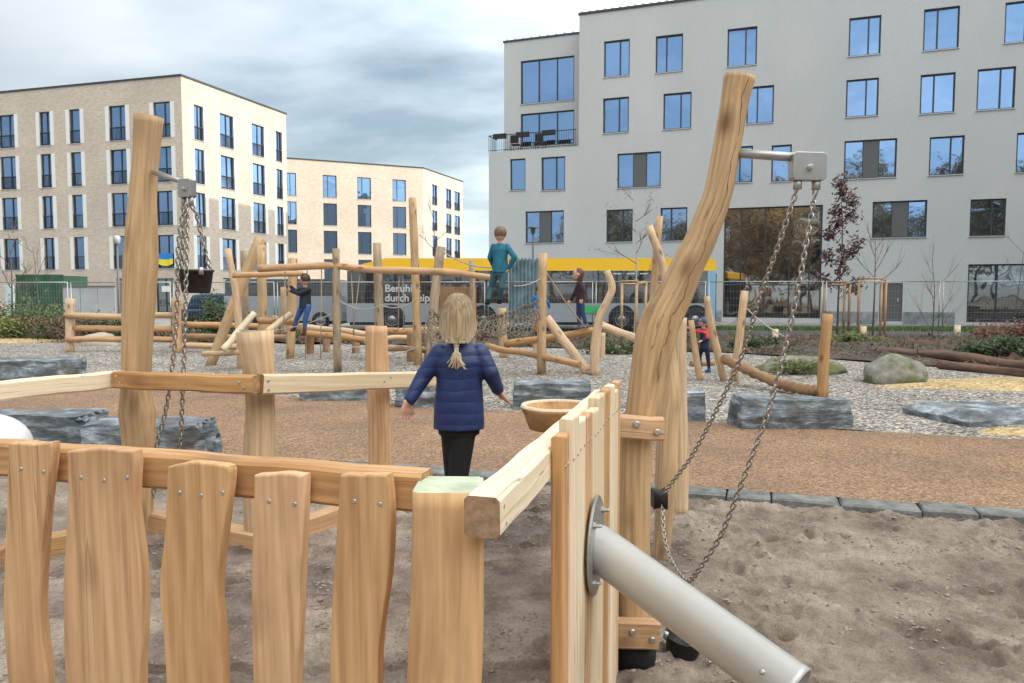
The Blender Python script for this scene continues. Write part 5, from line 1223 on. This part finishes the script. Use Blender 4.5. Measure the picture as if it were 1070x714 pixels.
# ================================================================== bus and cars
def extr(prof, y0, y1, b, mi=0, ch=0.0):      # prof in x,z ; extruded along y
    n = len(prof); vs = [(x, y0, z) for x, z in prof]+[(x, y1, z) for x, z in prof]
    fs = [tuple(range(n)), tuple(range(2*n-1, n-1, -1))]+[(i, i+n, (i+1) % n+n, (i+1) % n) for i in range(n)]
    b.add(vs, fs, None, mi)
YEL = plain('bus_yellow', (.90,.52,.02), .35, coat=.3); SILV = plain('bus_silver', (.30,.33,.36), .4, metal=.15, var=.05); TYRE = plain('tyre', (.015,.015,.016), .8); RIM = plain('wheel_rim', (.25,.26,.27), .35, metal=.7)
WTXT = plain('lettering_white', (.55,.55,.54), .6); BLU = plain('bus_lightblue', (.25,.45,.62), .4); GRN = plain('sign_green', (.03,.42,.12), .5); SEAT = plain('bus_inside', (.03,.03,.035), .7)
YB = 31.5
bx0 = at(362, 300, YB).x; bx1 = at(748, 300, YB).x
bus = thing('articulated_bus', 'long articulated city bus, yellow roof band, dark windows and silver skirt, parked behind the fence', 'bus', ((bx0+bx1)/2, YB, 0))
zr = at(500, 270, YB).z; zy = at(500, 283, YB).z; zw = at(500, 317, YB).z
j0 = at(532, 300, YB).x; j1 = at(567, 300, YB).x
for (a, c, front) in ((bx0, j0, False), (j1, bx1, True)):
    b = MB(); sl = .5 if front else 0
    extr([(a, .35), (c, .35), (c, zw), (a, zw)], YB, YB+2.5, b); b.build('body', SILV, bus)
    b = MB(); extr([(a+.03, zw), (c-.03, zw), (c-.06, zy), (a+.03, zy)], YB+.02, YB+2.48, b); b.build('window_band', BUSG, bus)
    b = MB(); 
    l = a if front else a+.0
    pr = [(a, zy), (c, zy), (c-.02, zr-.12), (c-.25, zr), (a+.0, zr)] if front else [(a+.0, zy), (c, zy), (c, zr), (a+1.6, zr), (a+.2, zy+.15)]
    extr(pr, YB-.01, YB+2.51, b); b.build('roof_band', YEL, bus)
    b = MB(); extr([(a+.1, .22), (c-.1, .22), (c-.1, .35), (a+.1, .35)], YB+.06, YB+2.44, b); b.build('skirt', RUB, bus)
    x = a+1.4
    while x < c-.4: b = MB(); b.fbox((x, YB+.005, zw+.02), (.07,0,0), (0,.02,0), (0,0,zy-zw-.04)); b.build('window_pillar', SEAT, bus); x += 1.62
b = MB(); extr([(bx1-.02, .4), (bx1+.05, .5), (bx1+.06, 2.3), (bx1-.01, zy)], YB+.1, YB+2.4, b); b.build('windscreen', BUSG, bus)
b = MB(); b.fbox((bx1-.35, YB-.012, .36), (.34,0,0), (0,.01,0), (0,0,zy-.36)); b.build('cab_panel', BLU, bus)
# bellows
b = MB(); n = 18; vs = []
ribs = []
for i in range(n+1):
    x = j0+(j1-j0)*i/n; w2 = -.02 if i % 2 else .10
    ribs.append((x, w2))
pr = []
vs = []; fs = []
for (x, w2) in ribs:
    for (yy, zz) in ((YB+w2, .35), (YB+w2, zr-w2+.02), (YB+2.5-w2, zr-w2+.02), (YB+2.5-w2, .35)): vs.append((x, yy, zz))
for i in range(n):
    for j in range(4): fs.append((i*4+j, i*4+(j+1) % 4, (i+1)*4+(j+1) % 4, (i+1)*4+j))
b.add(vs, fs); b.build('bellows', plain('bellows_bluegrey', (.20,.28,.31), .45, var=.5, vscale=1.5), bus)
def wheel(px, Yw, r, parent, wdt=.28, x=None):
    x = x if x is not None else at(px, 320, Yw).x
    b = MB(); b.lathe([(r*.6, 0), (r*.94, 0), (r, .03), (r, wdt-.03), (r*.94, wdt), (r*.6, wdt)], (x, Yw, r-.02), (0, 1, 0), 24, caps=False); t_ = b.build('wheel', TYRE, parent)
    b = MB(); b.lathe([(.001, .02), (r*.2, .01), (r*.25, .05), (r*.5, .06), (r*.62, .005), (r*.62, wdt)], (x, Yw, r-.02), (0, 1, 0), 20, caps=False); b.build('rim', RIM, t_)
for px in (409, 650, 505, 727): 
    x = at(px, 320, YB).x; b = MB(); b.lathe([(.56, -.004), (.56, .05)], (x, YB, .5), (0, 1, 0), 24); b.build('wheel_arch', RUB, bus)
    wheel(px, YB-.06, .48, bus)
def text(s_, p, size, mat, parent, name='lettering', ext=.004, d=(1,0,0), bold=0.0):
    cu = bpy.data.curves.new(name, 'FONT'); cu.body = s_; cu.size = size; cu.extrude = ext; cu.offset = bold
    o = bpy.data.objects.new(name, cu); COL.objects.link(o); o.rotation_euler = (PI/2, 0, 0); bpy.context.view_layer.update()
    dg = bpy.context.evaluated_depsgraph_get(); me = bpy.data.meshes.new_from_object(o.evaluated_get(dg)); me.transform(Matrix.Translation(p) @ Matrix.Rotation(PI/2, 4, 'X')); bpy.data.objects.remove(o)
    me.materials.clear(); me.materials.append(mat); return link_mesh(name, me, parent)
q = at(402, 305, YB-.02); text('Beruhigt', q, .43, WTXT, bus, bold=.008); q = at(402, 315, YB-.02); text('durch Leipzig', q, .43, WTXT, bus, bold=.008)
text('L 7004', at(612, 326, YB-.04), .22, WTXT, bus) if False else None
b = MB(); q0 = at(609, 327.5, YB-.03); q1 = at(630, 319.5, YB-.03); b.fbox((q0.x, YB-.03, q0.z), (q1.x-q0.x, 0, 0), (0, .02, 0), (0, 0, q1.z-q0.z)); b.build('sign', GRN, bus)
b = MB(); q0 = at(694, 283, YB); 
for k in range(7): b.box((at(645+k*14, 286, YB).x, YB-.004, zy-.12), (.34, .008, .05))
b.build('window_marks', WTXT, bus)
def car(label, x, Y, L_, H_, col, seed, van=False):
    t = thing('parked_car', label, 'car', (x, Y, 0), 'cars parked along the road'); m = plain('car_paint', col, .25, metal=.4, coat=.6)
    h1_ = H_*.55
    P_ = [(0, .28), (L_, .28), (L_+.02, .5), (L_-.03, h1_*.92), (L_*.80, h1_), (.1, h1_+.02), (-.02, h1_*.8), (-.03, .45)]
    if van: cab = [(.06, h1_), (L_*.86, h1_), (L_*.74, H_-.05), (L_*.66, H_), (.35, H_), (.12, H_-.1)]
    else: cab = [(.25, h1_), (L_*.76, h1_), (L_*.58, H_-.03), (L_*.5, H_), (L_*.28, H_), (.55, H_-.08)]
    def body(pr, y0, y1, bev, mat, nm):
        bm = bmesh.new(); n = len(pr); A_ = [bm.verts.new((x+a, y0, c)) for a, c in pr]; B2 = [bm.verts.new((x+a, y1, c)) for a, c in pr]
        bm.faces.new(A_); bm.faces.new(B2[::-1])
        for i in range(n): bm.faces.new((A_[i], B2[i], B2[(i+1) % n], A_[(i+1) % n]))
        bmesh.ops.recalc_face_normals(bm, faces=bm.faces[:]); bmesh.ops.bevel(bm, geom=bm.edges[:], offset=bev, segments=3, affect='EDGES', profile=.6)
        for f in bm.faces: f.smooth = True
        me = bpy.data.meshes.new(nm); bm.to_mesh(me); bm.free(); me.materials.append(mat); return link_mesh(nm, me, t)
    body(P_, Y, Y+1.75, .09, m, 'body'); body([(a, c-.02) for a, c in cab], Y+.10, Y+1.65, .10, m, 'roof')
    wpr = [(a+(L_*.45-a)*.07, h1_+.05+(c-h1_)*.82) for a, c in cab]
    b = MB(); extr(wpr, Y+.085, Y+1.665, b); b.build('windows', GLASSD, t)
    for fx_ in (.19, .80):
        xx = x+L_*fx_; b = MB(); b.lathe([(.37, -.002), (.37, .05)], (xx, Y, .36), (0,1,0), 20); b.build('wheel_arch', RUB, t); wheel(0, Y-.02, .32, t, .2, xx)
    b = MB(); b.box((x+L_-.12, Y+.03, .72), (.22, .08, .12)); b.build('headlight', SILL, t)
    b = MB(); b.box((x+.08, Y+.03, .78), (.14, .08, .16)); b.build('tail_light', plain('lamp_red', (.3,.01,.01), .3), t)
    return t
car('dark blue parked car behind the hanging bucket', at(186, 320, 33).x, 33, 2.6+1.2, 1.55, (.02,.055,.10), 1)
xa, xb = at(234, 320, 32.8).x, at(357, 320, 32.8).x
mbs = thing('minibus', 'long low grey vehicle with a dark glazed upper half, just left of the bus', 'minibus', ((xa+xb)/2, 32.8, 0))
b = MB(); extr([(xa, .35), (xb, .35), (xb+.03, .7), (xb, 1.42), (xa, 1.42)], 32.8, 34.8, b); b.build('body', SILV, mbs)
b = MB(); extr([(xa+.04, 1.42), (xb-.03, 1.42), (xb-.12, 2.08), (xb-.3, 2.14), (xa+.15, 2.14), (xa+.06, 2.05)], 32.83, 34.77, b); b.build('window_band', BUSG, mbs)
b = MB(); extr([(xa+.1, .2), (xb-.1, .2), (xb-.1, .36), (xa+.1, .36)], 32.85, 34.7, b); b.build('skirt', RUB, mbs)
for fx_ in (.2, .82): wheel(0, 32.76, .38, mbs, .22, xa+(xb-xa)*fx_)
# glass bus shelter/board behind net: wooden pallet boards seen through the fence
q = at(478, 308, 30.3); b = MB(); b.fbox((q.x-.75, 30.3, -.03), (1.5,0,0), (0,.06,0), (0,0,q.z+.35)); tag(b.build('wooden_board', W_BRN, None, V((q.x, 30.3, 0))), 'brown wooden board leaning in front of the bus, above the girl', 'board')
# tree line behind the camera (seen mirrored in the windows)
protoT = None
rnd = random.Random(21)
for k in range(26):
    x = -66+k*5.2+rnd.uniform(-2, 2); y = -36+rnd.uniform(-7, 7); H_ = rnd.uniform(12, 16)
    if k < 3:
        t = tree('bare_tree', 'x', (x, y, 0), 10, .2, .18, 40+k, leaf=plain('leaf_tan', (.42,.30,.16), .8, var=.4), per=9, lsize=.20, spr=.7, lev=4, nb=8, lim=.32, group='trees behind the viewer', cmat=plain('twig_brown', (.34,.25,.16), .9)); protos = [t] if k == 0 else protos+[t]
    else: t = copy_tree(protos[k % 3]); t.location = (x, y, 0); t.rotation_euler.z = rnd.uniform(0, 6); s_ = H_/10; t.scale = (s_*1.2, s_*1.2, s_)
    t['label'] = 'brown twiggy winter tree mirrored in the lower windows'
#@@PART4
# ================================================================== people
def ring_solid(bm, rings):                 # rings: list of lists of points, closed ends
    rv = [[bm.verts.new(p) for p in r] for r in rings]; n = len(rv[0])
    for a, c in zip(rv, rv[1:]):
        for i in range(n): bm.faces.new((a[i], a[(i+1) % n], c[(i+1) % n], c[i]))
    bm.faces.new(rv[0][::-1]); bm.faces.new(rv[-1])
def p_caps(bm, a, c, ra, rb, seg=12):
    a = V(a); c = V(c); t = (c-a); L_ = t.length
    if L_ < 1e-5: t = V((0,0,1))
    t.normalize(); x = t.orthogonal().normalized(); y = t.cross(x); rings = []
    for k in range(1, 5): an = -PI/2+k*PI/8; rings.append((a+t*(ra*math.sin(an)), ra*math.cos(an)))
    rings.append((a, ra)); rings.append((c, rb))
    for k in range(1, 4): an = k*PI/8; rings.append((c+t*(rb*math.sin(an)), rb*math.cos(an)))
    ring_solid(bm, [[q+(x*math.cos(2*PI*i/seg)+y*math.sin(2*PI*i/seg))*r for i in range(seg)] for q, r in rings])
def p_ell(bm, c, rx, ry, rz, ex=V((1,0,0)), ey=V((0,1,0)), ez=V((0,0,1))):
    rings = []
    for k in range(1, 12):
        an = -PI/2+k*PI/12; rings.append([V(c)+ez*(rz*math.sin(an))+ex*(rx*math.cos(an)*math.cos(2*PI*i/18))+ey*(ry*math.cos(an)*math.sin(2*PI*i/18)) for i in range(18)])
    ring_solid(bm, rings)
def p_loft(bm, secs, ex, ey, seg=20):      # secs: (center, rx, ry)
    ring_solid(bm, [[V(c)+ex*(rx*math.cos(2*PI*i/seg))+ey*(ry*math.sin(2*PI*i/seg)) for i in range(seg)] for c, rx, ry in secs])
def fuse(name, prims, vox, mat, parent, smooth=4, fac=.5):
    bm = bmesh.new()
    for p in prims: p[0](bm, *p[1:])
    bmesh.ops.recalc_face_normals(bm, faces=bm.faces[:])
    me = bpy.data.meshes.new(name); bm.to_mesh(me); bm.free()
    o = bpy.data.objects.new(name, me); COL.objects.link(o)
    m = o.modifiers.new('r', 'REMESH'); m.mode = 'VOXEL'; m.voxel_size = vox; m.use_smooth_shade = True
    sm_ = o.modifiers.new('s', 'SMOOTH'); sm_.iterations = smooth; sm_.factor = fac
    bpy.context.view_layer.update(); dg = bpy.context.evaluated_depsgraph_get(); me2 = bpy.data.meshes.new_from_object(o.evaluated_get(dg)); bpy.data.objects.remove(o)
    me2.materials.clear(); me2.materials.append(mat)
    for p in me2.polygons: p.use_smooth = True
    return link_mesh(name, me2, parent)
SKIN = plain('skin', (.60,.33,.24), .5, var=.08, vscale=12); EYE = plain('eye_dark', (.03,.02,.015), .2)
def cloth(name, col, quilt=0, scale=14, rough=.8):
    m, nt, P, N = newmat(name); L = nt.links.new; tc = N('ShaderNodeTexCoord')
    n = N('ShaderNodeTexNoise', i_Scale=9.0, i_Detail=6.0, i_Roughness=.6); L(tc.outputs['Object'], n.inputs['Vector'])
    r = ramp(N, [(.3, [c*.72 for c in col]), (.7, [c*1.25 for c in col])]); L(n.outputs['Fac'], r.inputs[0]); L(r.outputs[0], P.inputs['Base Color'])
    b = N('ShaderNodeBump', i_Strength=.35 if quilt else .5, i_Distance=.006 if quilt else .012); 
    if quilt:
        wv = N('ShaderNodeTexWave', i_Scale=quilt, i_Distortion=1.6, i_Detail=2.0, bands_direction='Z'); wv.inputs['Detail Scale'].default_value = 1.5; L(tc.outputs['Object'], wv.inputs['Vector'])
        pw = N('ShaderNodeMath', operation='POWER'); L(wv.outputs['Fac'], pw.inputs[0]); pw.inputs[1].default_value = .35
        ad = N('ShaderNodeMath', operation='MULTIPLY_ADD'); L(n.outputs['Fac'], ad.inputs[0]); ad.inputs[1].default_value = .5; L(pw.outputs[0], ad.inputs[2]); L(ad.outputs[0], b.inputs['Height'])
    else: L(n.outputs['Fac'], b.inputs['Height'])
    L(b.outputs[0], P.inputs['Normal']); P.inputs['Roughness'].default_value = rough; return m
def hair_mat(name, c1, c2, root=None):
    m, nt, P, N = newmat(name); L = nt.links.new; tc = N('ShaderNodeTexCoord'); mp = N('ShaderNodeMapping'); mp.inputs['Scale'].default_value = (90, 90, 5); L(tc.outputs['Object'], mp.inputs[0])
    n = N('ShaderNodeTexNoise', i_Scale=1.0, i_Detail=4.0); L(mp.outputs[0], n.inputs['Vector']); r = ramp(N, [(.3, c1), (.7, c2)]); L(n.outputs['Fac'], r.inputs[0]); 
    if root:
        sz = N('ShaderNodeSeparateXYZ'); L(tc.outputs['Object'], sz.inputs[0]); mr = N('ShaderNodeMapRange'); mr.inputs[1].default_value = root[1]; mr.inputs[2].default_value = root[2]; L(sz.outputs['Z'], mr.inputs[0])
        mx = N('ShaderNodeMix', data_type='RGBA', blend_type='MULTIPLY'); L(mr.outputs[0], mx.inputs[0]); L(r.outputs[0], mx.inputs[6]); mx.inputs[7].default_value = (*root[0], 1); L(mx.outputs[2], P.inputs['Base Color'])
    else: L(r.outputs[0], P.inputs['Base Color'])
    b = N('ShaderNodeBump', i_Strength=.8, i_Distance=.006); L(n.outputs['Fac'], b.inputs['Height']); L(b.outputs[0], P.inputs['Normal']); P.inputs['Roughness'].default_value = .5; return m
def hand_prims(w, d, s, side, curl=.5, back=V((0,-1,0))):
    """w wrist, d direction of the hand, s = hand length, side = direction of the thumb"""
    d = V(d).normalized(); sd_ = (V(side)-d*V(side).dot(d)).normalized(); nn = d.cross(sd_); pr = []
    pal = w+d*s*.45
    for k in (-.30, -.1, .1, .30): pr.append((p_caps, w+sd_*(k*s*.55), pal+sd_*(k*s*.75), s*.10, s*.095, 8))
    ln = [.40, .50, .46, .36]
    for i, k in enumerate((.30, .1, -.1, -.30)):
        a = pal+sd_*(k*s*.78); b1 = a+(d*.86+nn*curl*.5*1+sd_*k*.25).normalized()*s*ln[i]*.5; b2 = b1+(d*.7+nn*curl*1.3+sd_*k*.2).normalized()*s*ln[i]*.5
        pr += [(p_caps, a, b1, s*.062, s*.054, 8), (p_caps, b1, b2, s*.054, s*.045, 8)]
    a = w+d*s*.15+sd_*s*.15; b1 = a+(d*.6+sd_*.8).normalized()*s*.25; b2 = b1+(d*.95+sd_*.2+nn*curl*.3).normalized()*s*.2
    pr += [(p_caps, a, b1, s*.075, s*.062, 8), (p_caps, b1, b2, s*.062, s*.05, 8)]
    return pr
def person(label, J, H, f, mats, vox, group=None, hood=False, hem=None, long_hair=False, boots=False, hat=None, wide=1.0, hk=1.0):
    """J: world joints; f: facing direction; mats: top, legs, shoes, hair"""
    f = V(f).normalized(); r_ = f.cross(V((0,0,1))).normalized(); u = V((0,0,1))
    org = V((J['anL']+J['anR'])/2); org.z = min(J['anL'].z, J['anR'].z)-.035*H
    t = thing('person', label, 'person', org, group)
    hh = .097*H*hk; hd = J['head']; fh = J.get('fh', f); fh = V(fh).normalized(); rh_ = fh.cross(u).normalized()
    pel = (J['hipL']+J['hipR'])/2; ch = (J['shL']+J['shR'])/2
    body = [(p_ell, hd, hh*.76, hh*.88, hh, rh_, fh, u), (p_ell, hd-u*hh*.45+fh*hh*.28, hh*.55, hh*.5, hh*.5, rh_, fh, u),
            (p_caps, hd-u*hh*.5, ch+u*.01, .034*H, .040*H), (p_caps, hd+fh*hh*.84-u*hh*.12, hd+fh*hh*.98-u*hh*.26, hh*.09, hh*.13),
            (p_caps, hd+fh*hh*.78-u*hh*.55-rh_*hh*.15, hd+fh*hh*.78-u*hh*.55+rh_*hh*.15, hh*.09, hh*.09),
            (p_ell, hd+rh_*hh*.78-u*hh*.08, hh*.10, hh*.2, hh*.26, rh_, fh, u), (p_ell, hd-rh_*hh*.78-u*hh*.08, hh*.10, hh*.2, hh*.26, rh_, fh, u),
            (p_loft, [(pel-u*.02*H, .085*H, .06*H), ((pel+ch)/2, .08*H, .055*H), (ch-u*.03*H, .10*H, .058*H), (ch+u*.015*H, .06*H, .04*H)], r_, f)]
    for s_ in 'LR':
        sh, el, ha = J['sh'+s_], J['el'+s_], J['ha'+s_]; hi, kn_, an = J['hip'+s_], J['kn'+s_], J['an'+s_]; toe = J.get('toe'+s_, an+f*.085*H-u*.02*H)
        body += [(p_caps, sh, el, .030*H, .024*H), (p_caps, el, ha, .024*H, .018*H), (p_caps, hi, kn_, .05*H, .036*H), (p_caps, kn_, an, .036*H, .022*H), (p_caps, an-u*.01*H, toe, .022*H, .018*H)]
        hd_ = J.get('hd'+s_, (ha-el)); body += hand_prims(ha, hd_, .095*H, J.get('th'+s_, f), .35)
    fuse('body', body, vox, SKIN, t, 3)
    # clothes
    top = [(p_loft, [(pel+u*(hem if hem is not None else -.01*H), .112*H*wide, .082*H*wide), (pel+u*.06*H, .108*H*wide, .080*H*wide), ((pel+ch)/2+u*.02*H, .100*H*wide, .074*H*wide), (ch-u*.035*H, .108*H*wide, .074*H*wide), (ch+u*.012*H, .080*H, .056*H), (ch+u*.045*H, .046*H, .044*H)], r_, f)]
    for s_ in 'LR':
        sh, el, ha = J['sh'+s_], J['el'+s_], J['ha'+s_]; e = (ha-el).normalized()
        top += [(p_caps, sh, el, .044*H*wide, .037*H*wide), (p_caps, el, ha-e*.012*H, .037*H*wide, .028*H*wide)]
    fuse('jacket', top, vox, mats[0], t, 6, .6)
    leg = [(p_loft, [(pel-u*.055*H, .084*H, .062*H), (pel, .090*H, .066*H), (pel+u*.05*H, .085*H, .062*H)], r_, f)]
    sho = []
    for s_ in 'LR':
        hi, kn_, an = J['hip'+s_], J['kn'+s_], J['an'+s_]; toe = J.get('toe'+s_, an+f*.085*H-u*.02*H); e = (an-kn_).normalized()
        leg += [(p_caps, hi, kn_, .056*H, .041*H), (p_caps, kn_, an-e*.02*H, .041*H, .030*H)]
        back = an-(toe-an).normalized()*.02*H-u*.012*H
        sho += [(p_ell, (back+toe)/2-u*.004*H, .034*H, (toe-back).length*.62, .028*H, (toe-back).cross(u).normalized(), (toe-back).normalized(), (toe-back).cross(u).normalized().cross((toe-back).normalized())), (p_caps, an-u*.01*H, an-e*(.06 if boots else .015)*H, .034*H, .036*H)]
    fuse('trousers', leg, vox, mats[1], t, 4); fuse('shoes', sho, vox, mats[2], t, 2)
    for s_ in (-1, 1):
        b = MB(); b.lathe([(.001,-hh*.09),(hh*.08,-hh*.05),(hh*.10,0),(hh*.08,hh*.05),(.001,hh*.09)], hd+fh*hh*.80+rh_*(s_*hh*.30)+u*hh*.04, fh, 10, caps=False); b.build('eye', EYE, t)
    b = MB(); q = hd+fh*hh*.86-u*hh*.52; b.tube([q-rh_*hh*.22, q+fh*hh*.03, q+rh_*hh*.22], hh*.045, 6); b.build('mouth', plain('lips', (.45,.16,.13), .5), t)
    hr = [(p_ell, hd-fh*hh*.14+u*hh*.12, hh*(.80 if long_hair else .86), hh*.86, hh*.96, rh_, fh, u)]
    if long_hair: hr += [(p_loft, [(hd-fh*hh*.22-u*hh*1.15, hh*.60, hh*.48), (hd-fh*hh*.25-u*hh*.5, hh*.76, hh*.64), (hd-fh*hh*.25+u*.01, hh*.79, hh*.70), (hd-fh*hh*.2+u*hh*.5, hh*.7, hh*.6)], rh_, fh)]
    hm = bmesh.new()
    ho = fuse('hair' if not hat else 'cap', hr, vox*.8, mats[3], t, 3)
    # open the hair over the face
    bm = bmesh.new(); bm.from_mesh(ho.data); off = world_off(ho)
    kill = [v for v in bm.verts if (v.co+off-hd).dot(fh) > hh*(.30 if not hat else .35) and (v.co+off-hd).z < hh*.52 or ((v.co+off-hd).z < -hh*.35 and not long_hair)]
    bmesh.ops.delete(bm, geom=kill, context='VERTS'); bm.to_mesh(ho.data); bm.free()
    if hat: b = MB(); b.tube([hd-u*hh*.2+rh_*hh*.9*math.cos(a)+fh*hh*.85*math.sin(a)+u*hh*.42 for a in [2*PI*i/20 for i in range(21)]], hh*.09, 6, cap=0); b.build('brim', mats[3], ho)
    return t, ho
BLUEJ = cloth('jacket_quilted_navy', (.012,.028,.11), quilt=6.0, rough=.5)
# --- the girl
YG = 3.55
def g3(x, y, dy=0): return at(x, y, YG+dy)
J = dict(head=g3(479, 329, .01), shL=g3(460, 369), shR=g3(501, 369), elL=g3(443, 393, -.01), elR=g3(512.5, 390, -.02), haL=g3(427, 420, -.06), haR=g3(521, 409, .05),
         hdL=V((-.25, -.05, -1)), hdR=V((.45, .5, -.75)), thL=V((.6, .6, 0)), thR=V((-.6, .8, .2)),
         hipL=g3(473.5, 440), hipR=g3(485.5, 440), knL=g3(475, 500, .05), knR=g3(478.5, 502, -.03), anL=g3(474, 552, .10), anR=g3(479, 552, -.08))
girl, gh = person('blond girl in a blue quilted jacket and black leggings, seen from behind on the platform', J, 1.15, (0.05, 1, 0), [BLUEJ, cloth('leggings_black', (.008,.008,.009), rough=.9), cloth('shoe_dark', (.03,.02,.03)), hair_mat('hair_blond', (.42,.31,.18), (.88,.74,.50), ((.42,.35,.29), .96, 1.12))], .0052, hem=-.035, long_hair=True, wide=.94, hk=.84)
# hair strands and the low tail
b = MB(); rnd = random.Random(5); hd = J['head']; hh = .097*1.15*.84
knot = g3(477, 362, -.085)
for k in range(330):
    a = rnd.uniform(PI*.02, PI*.98); st0 = hd+V((math.cos(a)*.02, -.01, hh*1.05)); x1 = math.cos(a); y1 = -math.sin(a)
    lift = rnd.uniform(.99, 1.05)
    p1 = hd+V((x1*hh*.52*lift, -.015+y1*hh*.62*lift, hh*.80)); p2 = hd+V((x1*hh*.80*lift, -.02+y1*hh*.98*lift, hh*.05)); p3 = hd+V((x1*hh*.83*lift, -.03+y1*hh*.85*lift, -hh*.86)); kk = rnd.random()
    p4 = knot+V((x1*.045*kk+rnd.gauss(0,.004), rnd.gauss(0,.004)-.004, .012+rnd.uniform(0,.03)*abs(x1)))
    pts = spline([st0, p1, p2, p3, p4], 4); b.tube(pts, [.0028]*3+[.0032]*(len(pts)-6)+[.0018]*3, 4, cap=0)
for k in range(70):
    sx = rnd.uniform(-1, 1); L_ = rnd.uniform(.05, .105)
    p0_ = knot+V((rnd.gauss(0,.004), rnd.gauss(0,.003), .008)); b.tube(spline([p0_, knot+V((sx*.010, -.004+rnd.uniform(-.006,.002), -.03)), knot+V((sx*.018, -.004+rnd.uniform(-.006,.003), -L_*.6)), knot+V((sx*.045*(L_/.1)+rnd.gauss(0,.006), -.002, -L_-abs(sx)*.0))], 3), [.0026]*7+[.002]*3, 4, cap=0)
b.build('strands', gh.data.materials[0], gh)
b = MB(); b.tube([knot+V((math.cos(a)*.011, math.sin(a)*.009, .004)) for a in [2*PI*i/12 for i in range(13)]], .004, 6, cap=0); b.build('hair_tie', cloth('tie', (.55,.45,.35)), gh)
# --- boy on the net
def pj(Y, **k): return {a: at(v[0], v[1], Y+(v[2] if len(v) > 2 else 0)) for a, v in k.items()}
J = pj(14.1, head=(522.5,244.5), shL=(516,258), shR=(529.5,258), elL=(512,269,.05), elR=(538,269,-.1), haL=(516,279,.25), haR=(531,281,-.05), hipL=(518.5,284), hipR=(527,284), knL=(513,300,.1), knR=(524,300,-.05), anL=(510,315.5,.0), anR=(522.5,314.5,.1))
person('boy in a teal jumper and jeans standing high on the rope net, back turned', J, 1.40, (-.35, 1, 0), [cloth('jumper_teal', (.012,.13,.19)), cloth('jeans_tealblue', (.04,.11,.14)), cloth('shoe_black', (.012,.012,.014)), hair_mat('hair_brown', (.10,.06,.035), (.22,.14,.08))], .0095, hem=-.02)
J = pj(15.0, head=(318.5,292), shL=(315,303,.1), shR=(323,303,-.05), elL=(309,305,.05), elR=(312,307,-.12), haL=(303.5,299,.05), haR=(303.5,304,-.05), hipL=(316,321,.05), hipR=(322,321,-.04), knL=(310,333,.06), knR=(319,334,-.06), anL=(307,344,.06), anR=(318,348,-.06))
person('child in dark navy jacket, blue jeans and brown boots climbing the rope frame', J, 1.18, (-.8, .6, 0), [cloth('jacket_darknavy', (.012,.014,.028)), cloth('jeans_blue', (.035,.10,.26)), cloth('boots_brown', (.10,.025,.018)), hair_mat('hair_darkbrown', (.035,.02,.012), (.10,.06,.035))], .0095, hem=-.02, boots=True)
J = pj(16.3, head=(604.3,286.5), shL=(605,297,.1), shR=(606,297,-.1), elL=(601,306,.12), elR=(609.5,305,-.12), haL=(596,314,.1), haR=(608,312.5,-.14), hipL=(605.5,315,.06), hipR=(607.5,315,-.06), knL=(604.5,329,.05), knR=(609,328,-.05), anL=(606,341,.05), anR=(613,340.5,-.05))
person('auburn-haired child in a dark maroon jacket and jeans walking along the high balance log', J, 1.28, (-1, .05, 0), [cloth('jacket_maroon', (.035,.012,.025)), cloth('jeans_darkblue', (.03,.055,.13)), cloth('shoe_grey', (.15,.13,.13)), hair_mat('hair_auburn', (.06,.02,.012), (.17,.07,.04))], .0095, hem=-.01, long_hair=True)
J = pj(17.6, head=(563,303), shL=(559,311), shR=(569,311), elL=(556.5,317,.1), elR=(573,317,.05), haL=(558,322,.25), haR=(574,322,.2), hipL=(559,328), hipR=(564,328), knL=(560,338,.05), knR=(565,338), anL=(560.5,348,.05), anR=(565.5,348))
person('small child in a bright blue top and orange trousers half hidden behind a post', J, 1.02, (-.2, 1, 0), [cloth('top_blue', (.01,.17,.50)), cloth('trousers_orange', (.60,.13,.02)), cloth('shoe_black2', (.02,.02,.02)), hair_mat('hair_dark', (.03,.02,.015), (.08,.05,.03))], .0095, hem=-.01)
J = pj(15.1, head=(735,336.5), shL=(731.5,346,.05), shR=(739,346,-.02), elL=(726,347,.1), elR=(739.5,354,-.1), haL=(720.5,343.5,.15), haR=(734,356,-.12), hipL=(733.5,364,.04), hipR=(738.5,364,-.04), knL=(731,372,.12), knR=(740,376,-.02), anL=(732,380,.05), anR=(741,387,-.03))
tt, _ = person('toddler in a navy snowsuit with red shoulders and a knitted cap beside the leaning poles', J, 1.0, (-.9, .55, 0), [cloth('suit_navy', (.012,.016,.05)), cloth('suit_navy2', (.012,.016,.05)), cloth('shoe_blue', (.03,.09,.30)), cloth('cap_greyblue', (.08,.11,.2))], .0095, hem=-.02, hat=True, wide=1.12)
yk = [(p_loft, [((J['shL']+J['shR'])/2-V((0,0,.05)), .122, .092), ((J['shL']+J['shR'])/2+V((0,0,.015)), .092, .068)], V((.52,.85,0)).normalized(), V((-.85,.52,0)))]
for s_ in 'LR': yk.append((p_caps, J['sh'+s_], J['sh'+s_]+(J['el'+s_]-J['sh'+s_])*.9, .056, .052))
fuse('shoulder_yoke', yk, .0095, cloth('suit_red', (.62,.06,.05)), tt, 4)
#@@END
